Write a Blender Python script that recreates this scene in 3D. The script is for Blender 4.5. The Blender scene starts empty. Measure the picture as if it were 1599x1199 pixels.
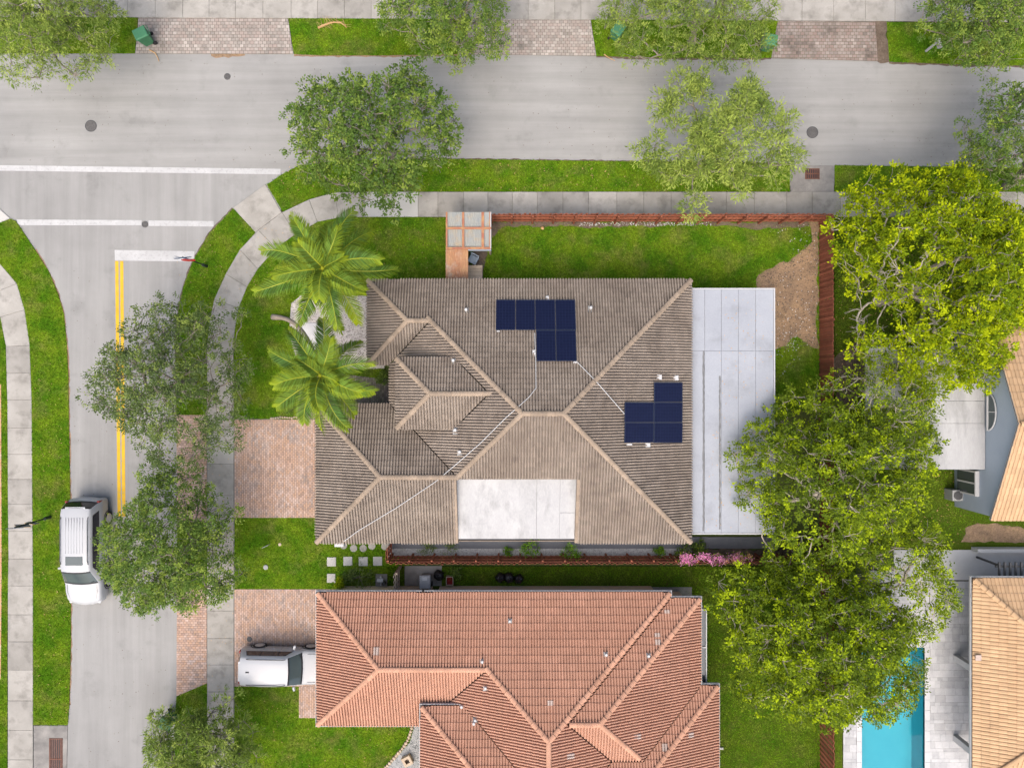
import bpy, bmesh, math, random
import numpy as np
from mathutils import Vector, Matrix
random.seed(11)
rng = np.random.default_rng(11)
sc = bpy.context.scene
COL = sc.collection
R = math.radians

# ------------------------------------------------------------------ camera
CAM_H, FPX = 41.0, 1110.0            # drone height in metres, focal length in photo pixels
cam_d = bpy.data.cameras.new('camera')
cam_d.sensor_width = 36.0
cam_d.lens = 36.0 * FPX / 1599.0
cam_d.clip_start = 0.5
cam_d.clip_end = 2000
cam = bpy.data.objects.new('camera', cam_d)
cam.location = (0, 0, CAM_H)
COL.objects.link(cam)
sc.camera = cam

# ------------------------------------------------------------------ sky, sun, exposure
SUN_EL, SUN_AZ = 58.0, 196.0         # degrees; azimuth clockwise from +Y
world = bpy.data.worlds.new('World')
sc.world = world
world.use_nodes = True
wn = world.node_tree
wn.nodes.clear()
sky = wn.nodes.new('ShaderNodeTexSky')
sky.sky_type = 'NISHITA'
sky.sun_disc = False
sky.sun_elevation = R(SUN_EL)
sky.sun_rotation = R(SUN_AZ)
sky.air_density = 1.0
sky.dust_density = 7.0
sky.ozone_density = 0.6
bg = wn.nodes.new('ShaderNodeBackground')
bg.inputs['Strength'].default_value = 0.15
wo = wn.nodes.new('ShaderNodeOutputWorld')
wn.links.new(sky.outputs[0], bg.inputs[0])
wn.links.new(bg.outputs[0], wo.inputs[0])
sun_d = bpy.data.lights.new('sun', 'SUN')
sun_d.energy = 1.05
sun_d.angle = R(88)
sun_d.color = (1.0, 0.985, 0.95)
sun = bpy.data.objects.new('sun', sun_d)
d = Vector((math.sin(R(SUN_AZ)) * math.cos(R(SUN_EL)), math.cos(R(SUN_AZ)) * math.cos(R(SUN_EL)), math.sin(R(SUN_EL))))
sun.rotation_euler = d.to_track_quat('Z', 'Y').to_euler()
COL.objects.link(sun)
vs = sc.view_settings
vs.view_transform = 'Standard'
vs.look = 'None'
vs.gamma = 1.0
vs.use_curve_mapping = False
vs.exposure = 0.84
sc.cycles.use_denoising = True
sc.cycles.max_bounces = 6
sc.cycles.diffuse_bounces = 3
sc.cycles.glossy_bounces = 2
sc.cycles.transmission_bounces = 4
sc.cycles.transparent_max_bounces = 6
sc.cycles.caustics_reflective = False
sc.cycles.caustics_refractive = False

# ------------------------------------------------------------------ helpers
def W(px, py, z=0.0):
    """survey: photo pixel of a point at height z -> its ground position in metres"""
    k = (CAM_H - z) / FPX
    return ((px - 799.5) * k, (599.5 - py) * k)

def WP(pts, z=0.0):
    return [W(a, b, z) for a, b in pts]

class MB:
    def __init__(self):
        self.v, self.f, self.r = [], [], []
        self.cur = 0.0
    def add(self, vs_, fs):
        n = len(self.v)
        self.v.extend([tuple(p) for p in vs_])
        self.r.extend([self.cur] * len(vs_))
        self.f.extend([tuple(i + n for i in q) for q in fs])
        return self
    def box(self, c, s, rz=0.0, taper=1.0):
        x, y, z = s[0] / 2, s[1] / 2, s[2] / 2
        ca, sa = math.cos(rz), math.sin(rz)
        vs_ = []
        for dz in (-1, 1):
            t = taper if dz > 0 else 1.0
            for dx, dy in ((-1, -1), (1, -1), (1, 1), (-1, 1)):
                a, b = dx * x * t, dy * y * t
                vs_.append((c[0] + a * ca - b * sa, c[1] + a * sa + b * ca, c[2] + dz * z))
        return self.add(vs_, [(3, 2, 1, 0), (4, 5, 6, 7), (0, 1, 5, 4), (1, 2, 6, 5), (2, 3, 7, 6), (3, 0, 4, 7)])
    def boxx(self, x0, x1, y0, y1, z0, z1):
        return self.box(((x0 + x1) / 2, (y0 + y1) / 2, (z0 + z1) / 2), (x1 - x0, y1 - y0, z1 - z0))
    def prism(self, poly, z0, z1, bevel=0.0):
        """closed prism over an outline (any winding, may be concave)"""
        a = sum(p[0] * q[1] - q[0] * p[1] for p, q in zip(poly, poly[1:] + poly[:1]))
        if a < 0:
            poly = poly[::-1]
        n = len(poly)
        from mathutils.geometry import tessellate_polygon
        tr = tessellate_polygon([[Vector((p[0], p[1], 0)) for p in poly]])
        if bevel > 0:
            cx = sum(p[0] for p in poly) / n; cy = sum(p[1] for p in poly) / n
            top = []
            for p in poly:
                dx, dy = cx - p[0], cy - p[1]
                l = math.hypot(dx, dy) or 1
                top.append((p[0] + dx / l * bevel * 1.4, p[1] + dy / l * bevel * 1.4))
            vs_ = [(p[0], p[1], z0) for p in poly] + [(p[0], p[1], z1 - bevel) for p in poly] + [(p[0], p[1], z1) for p in top]
            fs = [(i, (i + 1) % n, n + (i + 1) % n, n + i) for i in range(n)]
            fs += [(n + i, n + (i + 1) % n, 2 * n + (i + 1) % n, 2 * n + i) for i in range(n)]
            off = 2 * n
        else:
            vs_ = [(p[0], p[1], z0) for p in poly] + [(p[0], p[1], z1) for p in poly]
            fs = [(i, (i + 1) % n, n + (i + 1) % n, n + i) for i in range(n)]
            off = n
        for t in tr:
            p = [Vector(vs_[off + i]) for i in t]
            nz = (p[1] - p[0]).cross(p[2] - p[0]).z
            t = tuple(t) if nz > 0 else tuple(t[::-1])
            fs.append(tuple(off + i for i in t))
        return self.add(vs_, fs)
    def tube(self, pts, rad, n=6, cap=True):
        pts = [Vector(p) for p in pts]
        if not hasattr(rad, '__len__'):
            rad = [rad] * len(pts)
        vs_, fs = [], []
        ref = None
        for i, p in enumerate(pts):
            t = (pts[min(i + 1, len(pts) - 1)] - pts[max(i - 1, 0)])
            t = t.normalized() if t.length > 1e-9 else Vector((0, 0, 1))
            if ref is None:
                ref = Vector((1, 0, 0)) if abs(t.x) < 0.8 else Vector((0, 1, 0))
            u = (ref - t * ref.dot(t))
            u = u.normalized() if u.length > 1e-6 else t.orthogonal().normalized()
            ref = u
            w = t.cross(u)
            for k in range(n):
                a = 2 * math.pi * k / n
                vs_.append(p + (u * math.cos(a) + w * math.sin(a)) * rad[i])
        m = len(pts)
        for i in range(m - 1):
            for k in range(n):
                fs.append((i * n + k, i * n + (k + 1) % n, (i + 1) * n + (k + 1) % n, (i + 1) * n + k))
        if cap:
            fs.append(tuple(range(n))[::-1])
            fs.append(tuple((m - 1) * n + k for k in range(n)))
        return self.add(vs_, fs)
    def lathe(self, prof, c=(0, 0, 0), n=20, axis='Z'):
        vs_, fs = [], []
        for r_, h in prof:
            for k in range(n):
                a = 2 * math.pi * k / n
                if axis == 'Z':
                    vs_.append((c[0] + r_ * math.cos(a), c[1] + r_ * math.sin(a), c[2] + h))
                else:
                    vs_.append((c[0] + r_ * math.cos(a), c[1] + h, c[2] + r_ * math.sin(a)))
        m = len(prof)
        for i in range(m - 1):
            for k in range(n):
                q = (i * n + k, i * n + (k + 1) % n, (i + 1) * n + (k + 1) % n, (i + 1) * n + k)
                fs.append(q if axis == 'Z' else q[::-1])
        fs.append(tuple(range(n))[::-1])
        fs.append(tuple((m - 1) * n + k for k in range(n)))
        return self.add(vs_, fs)
    def mesh(self, name, mat, smooth=False):
        me = bpy.data.meshes.new(name)
        me.from_pydata(self.v, [], self.f)
        if any(self.r):
            at = me.attributes.new('rnd', 'FLOAT', 'POINT')
            at.data.foreach_set('value', np.array(self.r, dtype=np.float32))
        if mat:
            me.materials.append(mat)
        if smooth:
            me.polygons.foreach_set('use_smooth', np.ones(len(me.polygons), dtype=bool))
        me.update()
        return me
    def build(self, name, mat, parent=None, smooth=False, bevel=0.0, **props):
        return link(name, self.mesh(name, mat, smooth), parent, bevel=bevel, **props)

def link(name, data, parent=None, loc=None, rot=None, mw=None, bevel=0.0, **props):
    o = bpy.data.objects.new(name, data)
    COL.objects.link(o)
    if loc is not None:
        o.location = loc
    if rot is not None:
        o.rotation_euler = rot
    if mw is not None:
        o.matrix_local = mw
    if parent is not None:
        o.parent = parent
    if bevel:
        m = o.modifiers.new('bevel', 'BEVEL')
        m.width = bevel; m.segments = 2; m.limit_method = 'ANGLE'
    for k, v in props.items():
        if v is not None:
            o[k] = v
    return o

def thing(name, label, category, loc=(0, 0, 0), rz=0.0, group=None):
    return link(name, None, None, loc, (0, 0, rz), label=label, category=category, group=group)

def structure(name, label=None):
    return link(name, None, None, kind='structure', label=label)

def npmesh(name, verts, quads, mat, attrs=None, smooth=False):
    """fast mesh from numpy arrays: verts (N,3), quads (M,k)"""
    me = bpy.data.meshes.new(name)
    nv, nf, k = len(verts), len(quads), quads.shape[1]
    me.vertices.add(nv)
    me.vertices.foreach_set('co', verts.astype(np.float32).ravel())
    me.loops.add(nf * k)
    me.loops.foreach_set('vertex_index', quads.astype(np.int32).ravel())
    me.polygons.add(nf)
    me.polygons.foreach_set('loop_start', np.arange(0, nf * k, k, dtype=np.int32))
    me.polygons.foreach_set('loop_total', np.full(nf, k, dtype=np.int32))
    if attrs:
        for an, av in attrs.items():
            at = me.attributes.new(an, 'FLOAT', 'POINT')
            at.data.foreach_set('value', av.astype(np.float32))
    if smooth:
        me.polygons.foreach_set('use_smooth', np.ones(nf, dtype=bool))
    me.materials.append(mat)
    me.update(calc_edges=True)
    return me

# ------------------------------------------------------------------ materials
def pmat(name, c1, c2=None, scale=0.6, c3=None, scale3=2.0, amt3=0.5, fine=30.0, fine_amt=0.12, rough=0.85, bump=0.25,
         bump_d=0.01, rnd=0.0, spec=0.3, metal=0.0, stretch=(1, 1, 1), translucent=0.0, tint=None, tint_col=None, contrast=(0.35, 0.65), coat=0.0, wave=None):
    m = bpy.data.materials.new(name)
    m.use_nodes = True
    nt = m.node_tree
    N, L = nt.nodes, nt.links
    N.clear()
    out = N.new('ShaderNodeOutputMaterial')
    b = N.new('ShaderNodeBsdfPrincipled')
    b.inputs['Roughness'].default_value = rough
    b.inputs['Metallic'].default_value = metal
    b.inputs['Specular IOR Level'].default_value = spec
    b.inputs['Coat Weight'].default_value = coat
    geo = N.new('ShaderNodeNewGeometry')
    mp = N.new('ShaderNodeMapping')
    mp.inputs['Scale'].default_value = stretch
    L.new(geo.outputs['Position'], mp.inputs[0])
    def noise(s, detail=4.0, rg=0.6, vec=None):
        n = N.new('ShaderNodeTexNoise')
        n.inputs['Scale'].default_value = s
        n.inputs['Detail'].default_value = detail
        n.inputs['Roughness'].default_value = rg
        L.new(vec or mp.outputs[0], n.inputs['Vector'])
        return n.outputs['Fac']
    def rng_(v, a, b_, lo=0.0, hi=1.0):
        r_ = N.new('ShaderNodeMapRange')
        r_.inputs[1].default_value = a; r_.inputs[2].default_value = b_
        r_.inputs[3].default_value = lo; r_.inputs[4].default_value = hi
        L.new(v, r_.inputs[0])
        return r_.outputs[0]
    def mix(f, a, b_, mode='MIX'):
        x = N.new('ShaderNodeMix')
        x.data_type = 'RGBA'; x.blend_type = mode
        for sock, val in ((x.inputs[0], f), (x.inputs[6], a), (x.inputs[7], b_)):
            if isinstance(val, (int, float)):
                sock.default_value = val
            elif isinstance(val, tuple):
                sock.default_value = (*val, 1.0)
            else:
                L.new(val, sock)
        return x.outputs[2]
    c2 = c2 or c1
    col = mix(rng_(noise(scale), *contrast), c1, c2)
    if c3:
        col = mix(rng_(noise(scale3, 5.0, 0.65), 0.5, 0.72, 0.0, amt3), col, c3)
    def scalemul(v, amt):
        g = rng_(v, 0.0, 1.0, 1.0 - amt, 1.0 + amt)
        vm = N.new('ShaderNodeVectorMath'); vm.operation = 'SCALE'
        L.new(col, vm.inputs[0]); L.new(g, vm.inputs['Scale'])
        return vm.outputs[0]
    fn = noise(fine, 3.0, 0.7)
    if fine_amt:
        g = rng_(fn, 0.3, 0.7, 1.0 - fine_amt, 1.0 + fine_amt)
        vm = N.new('ShaderNodeVectorMath'); vm.operation = 'SCALE'
        L.new(col, vm.inputs[0]); L.new(g, vm.inputs['Scale'])
        col = vm.outputs[0]
    if rnd or tint_col:
        at = N.new('ShaderNodeAttribute'); at.attribute_name = 'rnd'
        oi = N.new('ShaderNodeObjectInfo')
        ad = N.new('ShaderNodeMath'); ad.operation = 'ADD'
        L.new(at.outputs['Fac'], ad.inputs[0]); L.new(oi.outputs['Random'], ad.inputs[1])
        fr = N.new('ShaderNodeMath'); fr.operation = 'FRACT'
        L.new(ad.outputs[0], fr.inputs[0])
        col = scalemul(fr.outputs[0], rnd)
        if tint_col:
            f2 = N.new('ShaderNodeMath'); f2.operation = 'MULTIPLY'; f2.inputs[1].default_value = 7.31
            L.new(fr.outputs[0], f2.inputs[0])
            f3 = N.new('ShaderNodeMath'); f3.operation = 'FRACT'
            L.new(f2.outputs[0], f3.inputs[0])
            col = mix(rng_(f3.outputs[0], 0.35, 1.0, 0.0, 0.9), col, tint_col)
    if tint:
        at2 = N.new('ShaderNodeAttribute'); at2.attribute_name = 'tint'
        col = mix(at2.outputs['Fac'], col, tint)
    L.new(col, b.inputs['Base Color'])
    if bump:
        bp = N.new('ShaderNodeBump')
        bp.inputs['Strength'].default_value = bump
        bp.inputs['Distance'].default_value = bump_d
        L.new(fn, bp.inputs['Height'])
        L.new(bp.outputs[0], b.inputs['Normal'])
    sh = b.outputs[0]
    if translucent:
        tr = N.new('ShaderNodeBsdfTranslucent')
        L.new(col, tr.inputs[0])
        mx = N.new('ShaderNodeMixShader')
        mx.inputs[0].default_value = translucent
        L.new(sh, mx.inputs[1]); L.new(tr.outputs[0], mx.inputs[2])
        sh = mx.outputs[0]
    L.new(sh, out.inputs[0])
    return m

M = {}
M['asphalt'] = pmat('asphalt', (0.218, 0.217, 0.212), (0.272, 0.271, 0.264), 0.35, (0.19, 0.188, 0.183), 0.9, 0.5, fine=45, fine_amt=0.10, bump=0.3, stretch=(0.12, 1.0, 1))
M['asphalt_side'] = pmat('asphalt_side', (0.210, 0.209, 0.206), (0.262, 0.261, 0.257), 0.35, (0.185, 0.183, 0.181), 0.9, 0.5, fine=45, fine_amt=0.10, bump=0.3, stretch=(1.0, 0.12, 1))
M['asphalt_new'] = pmat('asphalt_patch', (0.24, 0.23, 0.22), (0.28, 0.27, 0.26), 0.8)
M['concrete'] = pmat('concrete', (0.245, 0.236, 0.217), (0.315, 0.304, 0.283), 0.7, (0.15, 0.143, 0.13), 1.3, 0.75, fine=40, fine_amt=0.10, rnd=0.12, spec=0.1)
M['concrete_pale'] = pmat('concrete_pale', (0.37, 0.365, 0.35), (0.41, 0.405, 0.39), 0.7, fine=40, fine_amt=0.05, rnd=0.05)
M['concrete_grey'] = pmat('concrete_grey', (0.15, 0.145, 0.14), (0.25, 0.24, 0.225), 0.9, (0.10, 0.10, 0.095), 2.0, 0.6)
M['walk_grey'] = pmat('walkway_paint', (0.12, 0.125, 0.14), (0.15, 0.155, 0.17), 0.6)
M['joint'] = pmat('joint_soil', (0.09, 0.085, 0.06), (0.12, 0.11, 0.08), 3)
M['ground'] = pmat('ground', (0.05, 0.075, 0.015), (0.07, 0.09, 0.02), 0.2, fine=8)
M['lawn'] = pmat('lawn', (0.050, 0.112, 0.007), (0.105, 0.158, 0.012), 0.8, (0.15, 0.135, 0.045), 0.75, 0.6, fine=9, fine_amt=0.45, bump=0.6, bump_d=0.03, spec=0.0, contrast=(.38,.62))
M['lawn_shade'] = pmat('lawn_shaded', (0.045, 0.075, 0.008), (0.065, 0.095, 0.010), 0.5, (0.085, 0.08, 0.025), 1.2, 0.6, fine=16, fine_amt=0.35, bump=0.6, bump_d=0.03, spec=0.0)  # darker lawn copy: shade under trees and walls painted into the colour
M['blade'] = pmat('grass_blade', (0.072, 0.185, 0.006), (0.140, 0.245, 0.010), 0.8, (0.22, 0.21, 0.055), 0.75, 0.6, fine=6, fine_amt=0.45, rnd=0.6, bump=0, translucent=0.3, rough=0.8, spec=0.04, contrast=(.38,.62))
M['soil'] = pmat('bare_soil', (0.27, 0.185, 0.115), (0.20, 0.14, 0.095), 0.9, (0.10, 0.078, 0.06), 1.1, 0.7, fine=14, fine_amt=0.35, bump=0.7, bump_d=0.03, spec=0.05)
M['dirt'] = pmat('dark_dirt', (0.085, 0.062, 0.045), (0.13, 0.10, 0.075), 2.0, fine=14, fine_amt=0.3, bump=0.7, bump_d=0.02)
M['paint_white'] = pmat('road_paint_white', (0.37, 0.375, 0.38), (0.43, 0.435, 0.44), 1.5, (0.26, 0.262, 0.262), 6.0, 0.85, fine=30, fine_amt=0.10, bump=0.1, spec=0.1)
M['paint_yellow'] = pmat('road_paint_yellow', (0.50, 0.31, 0.025), (0.58, 0.37, 0.03), 1.5, (0.33, 0.26, 0.12), 6.0, 0.8, fine=30, fine_amt=0.10, bump=0.1, spec=0.1)
M['tile_brown'] = pmat('roof_tile_brown', (0.200, 0.166, 0.138), (0.246, 0.209, 0.176), 0.5, (0.140, 0.116, 0.098), 1.1, 0.65, fine=18, fine_amt=0.14, rnd=0.09, bump=0.2, spec=0.1)
M['cap_brown'] = pmat('ridge_cap_brown', (0.235, 0.186, 0.142), (0.27, 0.215, 0.165), 0.6, (0.16, 0.132, 0.108), 1.5, 0.6, fine=18, fine_amt=0.12, rnd=0.12, spec=0.1)
M['deck'] = pmat('roof_underlay', (0.07, 0.055, 0.045), (0.09, 0.07, 0.055), 2)
M['tile_orange'] = pmat('roof_tile_terracotta', (0.395, 0.215, 0.150), (0.435, 0.245, 0.175), 0.5, (0.29, 0.165, 0.122), 1.1, 0.5, fine=18, fine_amt=0.08, rnd=0.06, tint_col=(0.385, 0.215, 0.152), bump=0.2, spec=0.1)
M['cap_orange'] = pmat('ridge_cap_terracotta', (0.39, 0.215, 0.145), (0.43, 0.245, 0.17), 0.6, (0.30, 0.17, 0.125), 1.5, 0.5, fine=18, fine_amt=0.12, rnd=0.12, spec=0.1)
M['tile_peach'] = pmat('roof_tile_peach', (0.40, 0.265, 0.155), (0.44, 0.30, 0.18), 0.5, (0.35, 0.24, 0.15), 1.2, 0.5, fine=18, fine_amt=0.08, rnd=0.10, bump=0.2, spec=0.1)
M['tile_pale'] = pmat('roof_tile_replaced', (0.40, 0.32, 0.28), (0.44, 0.36, 0.32), 1.0, rnd=0.1)
M['white_roof'] = pmat('white_membrane', (0.325, 0.33, 0.338), (0.385, 0.39, 0.397), 0.5, (0.23, 0.235, 0.235), 1.1, 0.8, fine=14, fine_amt=0.06, stretch=(1, 0.35, 1), rough=0.8, spec=0.05)
M['panel_roof'] = pmat('aluminium_panel', (0.272, 0.292, 0.33), (0.305, 0.325, 0.362), 0.4, (0.20, 0.212, 0.23), 0.55, 0.7, fine=14, fine_amt=0.05, rough=0.7, rnd=0.03, spec=0.05)
M['sealant'] = pmat('tar_sealant', (0.12, 0.125, 0.13), (0.16, 0.165, 0.17), 3)
M['alu'] = pmat('painted_aluminium', (0.385, 0.395, 0.41), (0.41, 0.42, 0.435), 2, rough=0.6, spec=0.1)
M['redwood'] = pmat('red_stained_wood', (0.20, 0.062, 0.034), (0.25, 0.085, 0.048), 1.2, (0.15, 0.05, 0.03), 3, 0.5, fine=24, fine_amt=0.18, rnd=0.22, rough=0.8)
M['oldwood'] = pmat('weathered_wood', (0.35, 0.28, 0.21), (0.42, 0.35, 0.27), 2, fine=24, fine_amt=0.2, rnd=0.15)
M['rust'] = pmat('rusted_tin', (0.40, 0.24, 0.13), (0.34, 0.165, 0.10), 1.4, (0.42, 0.36, 0.31), 1.8, 0.9, fine=14, fine_amt=0.15, rough=0.7)
M['rustbar'] = pmat('rust_stained_bar', (0.33, 0.16, 0.085), (0.27, 0.105, 0.07), 2.5, (0.42, 0.29, 0.12), 3, 0.8)
M['fibre'] = pmat('grey_corrugated', (0.30, 0.305, 0.28), (0.26, 0.28, 0.285), 1.3, (0.36, 0.29, 0.20), 2.2, 0.8, rough=0.6)
M['grate'] = pmat('rusty_grate', (0.11, 0.05, 0.035), (0.15, 0.07, 0.05), 5)
M['iron'] = pmat('cast_iron', (0.075, 0.072, 0.07), (0.10, 0.097, 0.095), 6, rough=0.6, bump=0.6)
M['white'] = pmat('white_paint', (0.40, 0.405, 0.41), (0.43, 0.435, 0.44), 2, rough=0.7, fine_amt=0.04, spec=0.1)
M['carwhite'] = pmat('car_paint_white', (0.335, 0.348, 0.37), (0.34, 0.353, 0.375), 0.5, rough=0.3, fine_amt=0.0, bump=0, spec=0.35, coat=0.2)
M['carglass'] = pmat('car_glass', (0.012, 0.013, 0.02), (0.014, 0.015, 0.022), 0.5, rough=0.06, fine_amt=0, bump=0, spec=0.6)
M['windscreen'] = pmat('windscreen_glass', (0.045, 0.062, 0.068), (0.055, 0.075, 0.08), 0.5, rough=0.06, fine_amt=0, bump=0, spec=0.6)
M['rubber'] = pmat('rubber', (0.018, 0.018, 0.02), None, rough=0.8, fine_amt=0.05)
M['rim'] = pmat('alloy_rim', (0.5, 0.5, 0.51), None, rough=0.35, metal=0.5, fine_amt=0, bump=0)
M['trim'] = pmat('black_trim', (0.02, 0.02, 0.024), None, rough=0.45, fine_amt=0, bump=0)
M['taillamp'] = pmat('tail_lamp_red', (0.22, 0.02, 0.018), None, rough=0.15, fine_amt=0, bump=0)
M['headlamp'] = pmat('headlamp_clear', (0.5, 0.52, 0.55), None, rough=0.1, fine_amt=0, bump=0)
M['bin_green'] = pmat('green_plastic', (0.035, 0.135, 0.065), (0.05, 0.165, 0.085), 3, rough=0.5, fine_amt=0.06)
M['lid_green'] = pmat('green_lid', (0.06, 0.20, 0.105), (0.075, 0.225, 0.12), 3, rough=0.5, fine_amt=0.06)
M['bin_grey'] = pmat('grey_plastic', (0.24, 0.25, 0.255), (0.27, 0.28, 0.285), 3, rough=0.5, fine_amt=0.06)
M['bag'] = pmat('black_bag', (0.012, 0.012, 0.014), None, rough=0.28, fine=18, fine_amt=0, bump=0.8, bump_d=0.03, spec=0.5)
M['pebble'] = pmat('white_pebbles', (0.42, 0.415, 0.41), (0.34, 0.335, 0.33), 6, rnd=0.3)
M['gravel'] = pmat('grey_gravel', (0.17, 0.18, 0.185), (0.24, 0.245, 0.25), 5, rnd=0.45)
M['gravel_pale'] = pmat('pale_gravel', (0.33, 0.30, 0.285), (0.40, 0.375, 0.36), 4, rnd=0.45)
M['stone_pale'] = pmat('pale_stone', (0.46, 0.46, 0.48), (0.55, 0.55, 0.56), 1.5, rnd=0.1)
M['paver_pink'] = pmat('paver_cream_pink', (0.275, 0.248, 0.226), (0.33, 0.30, 0.275), 0.6, (0.165, 0.147, 0.133), 0.8, 0.8, rnd=0.22, tint_col=(0.285, 0.235, 0.212), fine=25, spec=0.1)
M['paver_dark'] = pmat('paver_dark_worn', (0.22, 0.185, 0.165), (0.26, 0.225, 0.205), 0.6, (0.085, 0.07, 0.062), 0.7, 0.95, rnd=0.24, tint_col=(0.22, 0.165, 0.145), fine=25, spec=0.1)
M['paver_red'] = pmat('paver_red_blend', (0.36, 0.25, 0.20), (0.385, 0.30, 0.265), 0.8, (0.24, 0.215, 0.21), 0.9, 0.75, rnd=0.22, tint_col=(0.39, 0.255, 0.18), fine=25, spec=0.1)
M['paver_entry'] = pmat('paver_entry', (0.17, 0.14, 0.125), (0.20, 0.17, 0.15), 0.8, rnd=0.3)
M['travertine'] = pmat('travertine', (0.37, 0.375, 0.39), (0.43, 0.435, 0.445), 1.2, (0.30, 0.31, 0.33), 2.5, 0.6, rnd=0.13, spec=0.1)
M['coping'] = pmat('pool_coping', (0.44, 0.445, 0.455), (0.47, 0.475, 0.485), 1.2, rnd=0.05, spec=0.1)
M['pool'] = pmat('pool_plaster', (0.115, 0.42, 0.50), (0.135, 0.46, 0.53), 0.6, fine_amt=0.03)
M['stucco_blue'] = pmat('stucco_blue_grey', (0.27, 0.32, 0.385), (0.29, 0.34, 0.405), 0.8, fine=40, fine_amt=0.06)
M['stucco_cream'] = pmat('stucco_cream', (0.56, 0.45, 0.30), (0.60, 0.49, 0.34), 0.8, fine=40, fine_amt=0.06)
M['stucco_grey'] = pmat('stucco_grey', (0.36, 0.36, 0.36), (0.40, 0.40, 0.40), 0.8, fine=40, fine_amt=0.06)
M['glass'] = pmat('window_glass', (0.05, 0.06, 0.07), None, rough=0.05, fine_amt=0, bump=0, spec=0.6)
M['cellframe'] = pmat('solar_frame', (0.022, 0.03, 0.055), None, rough=0.4, fine_amt=0, bump=0)
M['bark'] = pmat('bark', (0.19, 0.165, 0.135), (0.25, 0.22, 0.185), 2.5, (0.12, 0.10, 0.085), 5, 0.6, fine=20, fine_amt=0.2, bump=0.6, bump_d=0.02)
M['bark_pale'] = pmat('bark_pale', (0.33, 0.29, 0.235), (0.40, 0.36, 0.30), 2.5, (0.22, 0.19, 0.15), 5, 0.5, fine=20, fine_amt=0.15)
M['palmtrunk'] = pmat('palm_trunk', (0.24, 0.20, 0.16), (0.31, 0.265, 0.215), 3, fine=20, fine_amt=0.2)
M['pink'] = pmat('bougainvillea_bract', (0.72, 0.24, 0.48), (0.80, 0.36, 0.60), 3, rnd=0.2, translucent=0.3, bump=0, spec=0.05)
M['peachflower'] = pmat('bougainvillea_peach', (0.66, 0.34, 0.16), (0.7, 0.4, 0.22), 3, rnd=0.25, translucent=0.25, bump=0)
M['sign_red'] = pmat('sign_red', (0.45, 0.02, 0.025), None, rough=0.4, fine_amt=0)
M['sign_yellow'] = pmat('sign_yellow', (0.65, 0.36, 0.015), None, rough=0.4, fine_amt=0)
M['sign_dark'] = pmat('sign_pole_dark', (0.025, 0.035, 0.03), None, rough=0.5, fine_amt=0)
M['sign_back'] = pmat('sign_back_metal', (0.16, 0.17, 0.19), None, rough=0.5, fine_amt=0)
M['sign_blue'] = pmat('sign_blue', (0.03, 0.07, 0.14), None, rough=0.4, fine_amt=0)
M['chairblue'] = pmat('blue_grey_plastic', (0.20, 0.26, 0.34), (0.26, 0.32, 0.40), 3, rough=0.5)
M['deadfrond'] = pmat('dry_frond', (0.40, 0.24, 0.10), (0.45, 0.3, 0.15), 4, rnd=0.2)
M['dark'] = pmat('dark_metal', (0.045, 0.047, 0.05), (0.06, 0.062, 0.066), 3, rough=0.5)

def leafmat(name, c1, c2, tint, tr=0.32, rnd=0.3):
    return pmat(name, c1, c2, 0.9, fine=4, fine_amt=0.12, rnd=rnd, tint=tint, translucent=tr, bump=0, rough=0.7, spec=0.10)
M['leaf_oak'] = leafmat('leaf_oak', (0.080, 0.148, 0.030), (0.112, 0.190, 0.038), (0.24, 0.325, 0.055))
M['leaf_oak2'] = leafmat('leaf_oak_grey', (0.080, 0.124, 0.040), (0.108, 0.160, 0.050), (0.225, 0.295, 0.065))
M['leaf_wisp'] = leafmat('leaf_wispy', (0.110, 0.178, 0.034), (0.16, 0.23, 0.042), (0.32, 0.40, 0.08))
M['leaf_lime'] = leafmat('leaf_lime', (0.085, 0.145, 0.005), (0.16, 0.235, 0.006), (0.40, 0.48, 0.006))
M['leaf_mid'] = leafmat('leaf_mid', (0.072, 0.122, 0.012), (0.115, 0.172, 0.013), (0.36, 0.47, 0.010))
M['leaf_shrub'] = leafmat('leaf_shrub', (0.085, 0.21, 0.015), (0.12, 0.26, 0.02), (0.22, 0.38, 0.03))
M['frond'] = leafmat('palm_leaflet', (0.048, 0.112, 0.030), (0.075, 0.160, 0.030), (0.38, 0.46, 0.012), 0.28, 0.55)
M['rachis'] = pmat('palm_rachis', (0.26, 0.30, 0.02), (0.30, 0.32, 0.02), 2, rough=0.5)

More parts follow.
